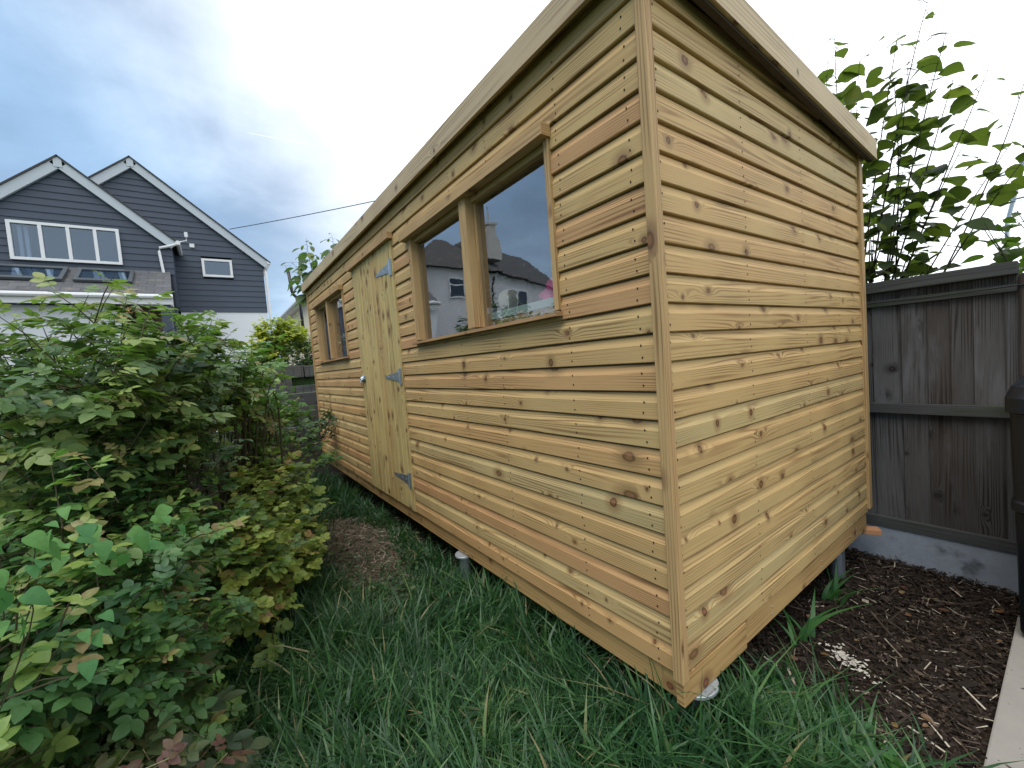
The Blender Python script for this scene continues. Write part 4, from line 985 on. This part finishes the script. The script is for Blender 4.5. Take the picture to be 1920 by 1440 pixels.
# backing of the left gable so nothing shows through
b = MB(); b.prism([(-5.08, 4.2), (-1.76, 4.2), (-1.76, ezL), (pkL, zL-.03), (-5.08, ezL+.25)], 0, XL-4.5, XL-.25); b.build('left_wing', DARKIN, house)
pkR, zR, evR, ezR = -2.43, 7.58, .43, 5.13; slR = (zR-ezR)/(evR-pkR)
topR = lambda z: ((-5.1, .36) if z < ezR+.05 else (pkR-(zR-z)/slR, min(.36, pkR+(zR-z)/slR)))
b = MB(); clap_wall(b, XR, -5.1, .36, 3.58, 7.5, topR, [(-1.15, -.425, 4.59, 5.11)])
b.build('front_cladding', CLAD, house, label='cladding of the taller right gable set further back')
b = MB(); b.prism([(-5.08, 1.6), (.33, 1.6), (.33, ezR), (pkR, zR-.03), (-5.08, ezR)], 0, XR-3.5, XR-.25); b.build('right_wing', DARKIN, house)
b = MB(); b.box(XR-.24, XR+.0, -1.745, .345, 1.5, 3.578); b.box(XR-3.5, XR-.241, .331, .350, 1.5, 5.1); b.build('ground_floor_wall', RENDW, house)
# verge boards
def verge(mb, x0, x1, ya, za, yb, zb, wd, mi=0):
    d = Vector((0, yb-ya, zb-za)).normalized(); n = Vector((0, -d.z, d.y))
    if n.z > 0: n = -n
    A, B = Vector((0, ya, za)), Vector((0, yb, zb)); V = []
    for x in (x0, x1):
        for p in (A, B, B+n*wd, A+n*wd): V.append(Vector((x, p.y, p.z)))
    mb.add(V, [(0, 1, 2, 3), (7, 6, 5, 4), (0, 4, 5, 1), (1, 5, 6, 2), (2, 6, 7, 3), (3, 7, 4, 0)], [[(0, 0)]*4]*6, mi)
for (X0, pk, zp, ev, ez, nm) in ((XL, pkL, zL+.05, evL+.12, ezL-.05, 'L'), (XR, pkR, zR+.04, evR+.12, ezR-.04, 'R')):
    s_ = (zp-ez)/(ev-pk); far = pk-(ev-pk); far = -5.2 if nm == 'L' else far
    zf = zp-s_*(pk-far)
    b = MB(); verge(b, X0+.03, X0+.10, pk+.0015, zp, ev, ez, .20); b.build('bargeboard', BARGE, house)
    b = MB(); verge(b, X0+.03, X0+.10, pk-.0015, zp, far, zf, .20); b.build('bargeboard', BARGE, house)
    b = MB(); verge(b, XR-3.6, X0+.13, pk+.001, zp+.035, ev+.03, ez+.015, .033); verge(b, XR-3.6, X0+.13, pk-.001, zp+.035, far, zf+.035, .033)
    b.build('roof', SLATE, house)
    b = MB(); b.box(X0+.101, X0+.112, pk-.07, pk+.07, zp-.24, zp-.02); b.build('apex_cover', BARGE, house)
def casement(x, y0, y1, z0, z1, divs, fr=.06):
    b = MB(); b.box(x-.03, x+.05, y0, y1, z0, z0+fr); b.box(x-.03, x+.05, y0, y1, z1-fr, z1)
    for yy in [y0]+divs+[y1-fr]: b.box(x-.03, x+.049, yy, yy+fr, z0+fr, z1-fr)
    w_ = b.build('window', WHITEP, house)
    ys_ = [y0]+divs+[y1-fr]
    for i in range(len(ys_)-1):
        c = MB(); c.add([(x, ys_[i]+fr, z0+fr), (x, ys_[i+1], z0+fr), (x, ys_[i+1], z1-fr), (x, ys_[i]+fr, z1-fr)], [(0, 1, 2, 3)]); c.build('pane', HOUSEG, w_)
    c = MB(); c.box(x-.24, x-.22, y0, y1, z0, z1); c.build('sky_tinted_interior', DARKIN, w_)  # dark bluish sheet behind the panes, sky reflection put into its colour
    return w_
wL = casement(XL+.03, -4.53, -2.715, 4.575, 5.43, [-4.06, -3.62, -3.17])
for yy in (-4.40, -4.30): b = MB(); b.box(XL-.10, XL-.05, yy, yy+.06, 4.65, 5.35); b.build('curtain', PAPER, wL)
casement(XR+.03, -1.15, -.428, 4.592, 5.105, [])
b = MB(); b.box(XR+.01, XR+.05, -1.38, -1.27, 5.40, 5.50); b.build('vent', WHITEP, house)
# eave gutter and downpipes
b = MB(); b.tube([(XL+.15, -1.60, 5.20), (XR, -1.60, 5.20)], .055, 8); b.build('gutter', WHITEP, house)
b = MB(); b.tube([(XL+.12, -1.62, 5.17), (XL+.10, -1.75, 5.12), (XL+.08, -1.98, 5.05), (XL+.075, -2.0, 4.95), (XL+.075, -1.96, 4.42)], .032, 8); b.build('downpipe', WHITEP, house)
b = MB(); b.tube([(XR+.03, .55, 5.08), (XR+.03, .44, 4.95), (XR+.03, .42, 4.8), (XR+.03, .42, 1.6)], .04, 8); b.build('downpipe', WHITEP, house)
b = MB(); b.tube([(XR+.12, .52, 5.10), (XR-3.5, .52, 5.10)], .055, 8); b.build('gutter', WHITEP, house)
b = MB(); b.box(XL+.14, XL+.18, -1.45, -1.38, 5.36, 5.48); b.tube([(XL+.1, -1.55, 5.24), (XL+.16, -1.42, 5.26), (XL+.16, -1.415, 5.38)], .015, 6); b.build('sensor', WHITEP, house)
# lean-to roof with skylights
XG, ZG = -11.5, 3.62; ZT = 4.47
b = MB(); V = [(XL+.03, -4.9, ZT), (XL+.03, -1.83, ZT), (XG, -1.79, ZG), (XG, -4.9, ZG)]
sl_ = math.hypot(XL-XG, ZT-ZG)
b.add(V+[(p[0], p[1], p[2]-.10) for p in V], [(0, 1, 2, 3), (7, 6, 5, 4), (0, 4, 5, 1), (1, 5, 6, 2), (2, 6, 7, 3), (3, 7, 4, 0)], [[(-4.9, 0), (-1.83, 0), (-1.79, sl_), (-4.9, sl_)]]+[[(0, 0)]*4]*5, 0, .5)
b.build('lean_to_roof', SLATE, house)
def on_roof(y, t_, lift=0.): return Vector((XL+.03+(XG-XL-.03)*t_+lift*.49, y, ZT+(ZG-ZT)*t_+lift*.87))
for (ya, yb) in ((-4.75, -3.62), (-3.46, -2.50)):
    b = MB(); t0, t1 = .12, .62
    for (a, c, p, q) in ((ya, yb, t0, t0+.07), (ya, yb, t1-.07, t1), (ya, ya+.07, t0+.07, t1-.07), (yb-.07, yb, t0+.07, t1-.07)):
        Q = [on_roof(a, p, .02), on_roof(c, p, .02), on_roof(c, q, .02), on_roof(a, q, .02)]; Q2 = [on_roof(a, p, .07), on_roof(c, p, .07), on_roof(c, q, .07), on_roof(a, q, .07)]
        b.add(Q+Q2, [(4, 5, 6, 7), (0, 4, 5, 1)[::-1], (1, 5, 6, 2)[::-1], (2, 6, 7, 3)[::-1], (3, 7, 4, 0)[::-1]])
    s_ = b.build('skylight', plain('skylight_frame', (.06, .07, .08), .4), house)
    c = MB(); c.add([on_roof(ya+.07, t0+.07, .05), on_roof(yb-.07, t0+.07, .05), on_roof(yb-.07, t1-.07, .05), on_roof(ya+.07, t1-.07, .05)], [(0, 1, 2, 3)]); c.build('pane', HOUSEG, s_)
    for fy in (.3, .75):
        c = MB(); ym = ya+(yb-ya)*fy; c.add([on_roof(ym-.05, t0+.07, .03), on_roof(ym+.05, t0+.07, .03), on_roof(ym+.14, t1-.07, .03), on_roof(ym+.04, t1-.07, .03)], [(0, 1, 2, 3)])
        c.build('glazing_bar', WHITEP, s_)
b = MB(); b.box(XG-.02, XG+.02, -4.9, -1.79, 3.40, 3.56); b.box(XG-.35, XG-.022, -1.83, -1.79, 3.38, 3.60); b.build('fascia', WHITEP, house)
b = MB(); b.tube([(XG+.07, -4.9, 3.57), (XG+.07, -1.77, 3.57)], .05, 8); b.build('gutter', WHITEP, house)
b = MB(); b.box(XG-.45, XG-.30, -4.9, -2.66, 1.6, 3.40); b.build('lean_to_wall', RENDW, house)
b = MB(); b.box(XG-.45, XG-.05, -2.02, -1.84, 1.6, 3.40); b.build('corner_pier', CLAD, house)
b = MB(); b.box(XG-1.5, XG-1.4, -2.66, -2.02, 1.6, 3.40); b.box(XG-1.4, XG-.30, -2.66, -2.02, 3.36, 3.40); b.build('porch_recess', plain('brown_recess', (.10, .06, .045), .8), house)
b = MB(); b.box(XR+.002, XR+.05, -1.35, -1.05, 2.2, 3.1); wd_ = b.build('window', WHITEP, house); b = MB(); b.box(XR+.051, XR+.054, -1.30, -1.10, 2.28, 3.02); b.build('pane', HOUSEG, wd_)

# cream house further back
ch = thing('cream_house', 'cream rendered house with white eaves between the clad house and the shed', 'house', (-24, 4, .2))
b = MB(); b.box(-31.9, -20.1, 3.04, 8.1, .2, 5.28); b.build('wall', CREAM, ch)
b = MB(); b.box(-20.098, -20.0, 2.95, 8.1, .2, 5.25); b.build('end_wall', RENDW, ch)
b = MB(); b.box(-32.2, -19.92, 2.71, 3.04, 5.285, 5.47); b.build('eaves', WHITEP, ch)
b = MB(); V = [(-32.2, 2.66, 5.475), (-19.92, 2.66, 5.475), (-19.92, 5.7, 7.05), (-32.2, 5.7, 7.05), (-32.2, 8.7, 5.475), (-19.92, 8.7, 5.475)]
b.add(V, [(0, 1, 2, 3), (3, 2, 5, 4), (1, 5, 2), (0, 3, 4), (0, 4, 5, 1)]); b.build('roof', SLATE, ch)
b = MB(); b.tube([(-32, 2.66, 5.40), (-19.9, 2.66, 5.40)], .085, 8); b.tube([(-19.95, 2.86, 5.32), (-19.95, 3.01, 5.1), (-19.95, 3.01, 1.7)], .06, 8); b.build('gutter', WHITEP, ch)
t = thing('flue_pipe', 'thin black flue pipe with a bend and wire cowl beside the cream house', 'flue', (-10.02, .63, 1.7))
b = MB(); b.tube([(-10.05, .45, 3.98), (-10.04, .48, 3.52), (-10.04, .50, 3.45), (-10.03, .60, 3.34), (-10.02, .63, 3.24), (-10.02, .63, 1.7)], .035, 10); b.build('pipe', BLACKM, t, smooth=True)
b = MB(); b.tube([(-10.05, .45, 3.98), (-10.05, .42, 4.06), (-10.05, .40, 4.12)], .008, 5); b.tube([(-10.05, .34, 4.11), (-10.05, .52, 4.13)], .006, 5); b.tube([(-10.05, .45, 3.98), (-10.05, .50, 4.07)], .008, 5); b.build('cowl', GALV, t)
# overhead line as a slack catenary from the gable to a pole out of view
def line_pts(A, B, sag, k=24): return [tuple(Vector(A).lerp(Vector(B), i/k)-Vector((0, 0, sag*4*(i/k)*(1-i/k)))) for i in range(k+1)]
b = MB(); b.tube(line_pts((-14.0, -.39, 6.03), (-5.5, 4.8, 5.48), .06), .010, 5, cap=False)
tag(b.build('overhead_cable', CABLE), 'thin dark overhead cable running from the right gable across the bright sky', 'cable')

# ------------------------------------------------------------------ the white cottage that the shed window mirrors
cot = thing('white_cottage', 'white rendered cottage with dark hipped roof, mirrored in the big shed window', 'house', (-17, -9, 0))
def hipblock(M, L, Wd, z0, ze, zr, ov=.25):
    b = MB(); b.box(0, -Wd, -L, 0, z0, ze, M=M); b.build('wall', COTR, cot)
    b = MB(); V = [(ov, ov, ze), (ov, -L-ov, ze), (-Wd-ov, -L-ov, ze), (-Wd-ov, ov, ze), (-Wd/2, -Wd/2+.3, zr), (-Wd/2, -L+Wd/2-.3, zr)]
    V2 = [M @ Vector(p) for p in V]
    b.add(V2, [(0, 1, 5, 4), (1, 2, 5), (2, 3, 4, 5), (3, 0, 4), (0, 3, 2, 1)], [[(V[i][1], V[i][2]) for i in f] for f in [(0, 1, 5, 4), (1, 2, 5), (2, 3, 4, 5), (3, 0, 4), (0, 3, 2, 1)]]); b.build('roof', DTILE, cot)
M1 = Matrix.Translation((-14, -5.6, 0)); hipblock(M1, 3.4, 3.6, 0, 5.35, 7.0)
ang = math.atan2(-8.4, -4.4)+math.pi/2; M2 = Matrix.Translation((-13.95, -8.6, 0)) @ Matrix.Rotation(ang, 4, 'Z'); hipblock(M2, 10.5, 4.2, 0, 5.35, 7.6)
b = MB(); b.box(-14.9, -14.3, -9.5, -9.0, 6.0, 7.4); b.box(-14.95, -14.25, -9.55, -8.95, 7.4, 7.52); b.tube([(-14.6, -9.25, 7.5), (-14.6, -9.25, 8.3), (-14.5, -9.1, 8.35)], .03, 5); b.build('chimney', CHIMN, cot)
for (a, z0_, z1_) in ((-6.6, 4.2, 5.0),):
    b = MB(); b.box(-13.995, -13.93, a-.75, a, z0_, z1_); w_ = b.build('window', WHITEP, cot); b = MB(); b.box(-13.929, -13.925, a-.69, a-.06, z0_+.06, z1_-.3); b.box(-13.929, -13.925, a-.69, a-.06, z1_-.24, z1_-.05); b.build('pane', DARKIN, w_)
b = MB(); b.box(.002, .05, -3.6, -1.6, 3.8, 4.9, M=M2); w_ = b.build('window', WHITEP, cot)
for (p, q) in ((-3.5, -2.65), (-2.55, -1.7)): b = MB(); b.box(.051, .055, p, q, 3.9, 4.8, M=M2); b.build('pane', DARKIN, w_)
b = MB(); b.tube([(-13.9, -8.8, 2), (-13.9, -8.8, 5.2)], .04, 6); b.build('downpipe', BLACKM, cot)
o = shrub('reflected_hedge', 'dark hedge in front of the white cottage, mirrored in the shed window', [((-9.4, -5.2, 1.7), (1.0, .95, 1.5)), ((-9.5, -6.5, 1.7), (1.3, 1.2, 1.75)), ((-9.5, -8.6, 1.8), (1.5, 1.5, 1.8)), ((-8, -10.5, 1.7), (1.5, 1.8, 2.3))], (-9.5, -6, 0), 15000, .20, T_SMALL, DGREEN, 81)
# pot plants added in the far window, standing in for its reflections
for (x_, lb, z_) in ((-4.9, 'added potted plant with small white flowers, standing in for a reflection, behind the left pane of the far window', 1.70), (-4.15, 'added potted plant with white flowers, standing in for a reflection, behind the right pane of the far window', 1.70)):
    t = thing('stand_in_potted_plant', lb, 'pot plant', (x_, .2, z_-.02))
    b = MB(); b.lathe((x_, .2, z_-.02), [(.04, 0), (.055, .09), (.06, .09), (.06, .10), (.05, .10)], 16); b.build('pot', POTM, t)
    gx = np.random.default_rng(int(-x_*10)); P, nn_ = blob_points([((x_, .2, z_+.18), (.14, .11, .13))], 160, gx, .3)
    V, F, R = leaves(P, nn_+.4*rv(160, gx), rv(160, gx)+[0, 0, 1], gx.uniform(.03, .06, 160), T_ROUND, gx.random(160)); npmesh('foliage', V, F, ROSE_Y, R, t)
    P, nn_ = blob_points([((x_, .17, z_+.22), (.15, .11, .12))], 26, gx, .9); V, F, R = leaves(P, rv(26, gx), rv(26, gx), np.full(26, .035), T_ROUND, gx.random(26)); npmesh('flowers', V, F, PETAL, R, t, kind='stuff')
    b = MB()
    for k in range(8): b.tube([(x_, .2, z_+.06), (x_+gx.normal()*.05, .2+gx.normal()*.04, z_+.2)], .003, 4)
    b.build('stems', CANE, t)
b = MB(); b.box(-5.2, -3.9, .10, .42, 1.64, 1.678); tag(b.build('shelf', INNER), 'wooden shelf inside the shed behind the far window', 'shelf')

t = thing('tv_aerial', 'grey aerial pole with short cross bars above the trees at the right edge', 'aerial', (.24, 6.76, 0))
b = MB(); b.tube([(.24, 6.76, 0), (.26, 6.76, 2.7), (.40, 6.77, 3.42)], .022, 6); b.build('pole', GALV, t)
for k in range(3):
    b = MB(); f = .35+.22*k; c = Vector((.26, 6.76, 2.7)).lerp(Vector((.40, 6.77, 3.42)), f); b.tube([c-Vector((.18, .02, 0)), c+Vector((.26, .02, .01))], .012, 5); b.build('cross_bar', GALV, t)
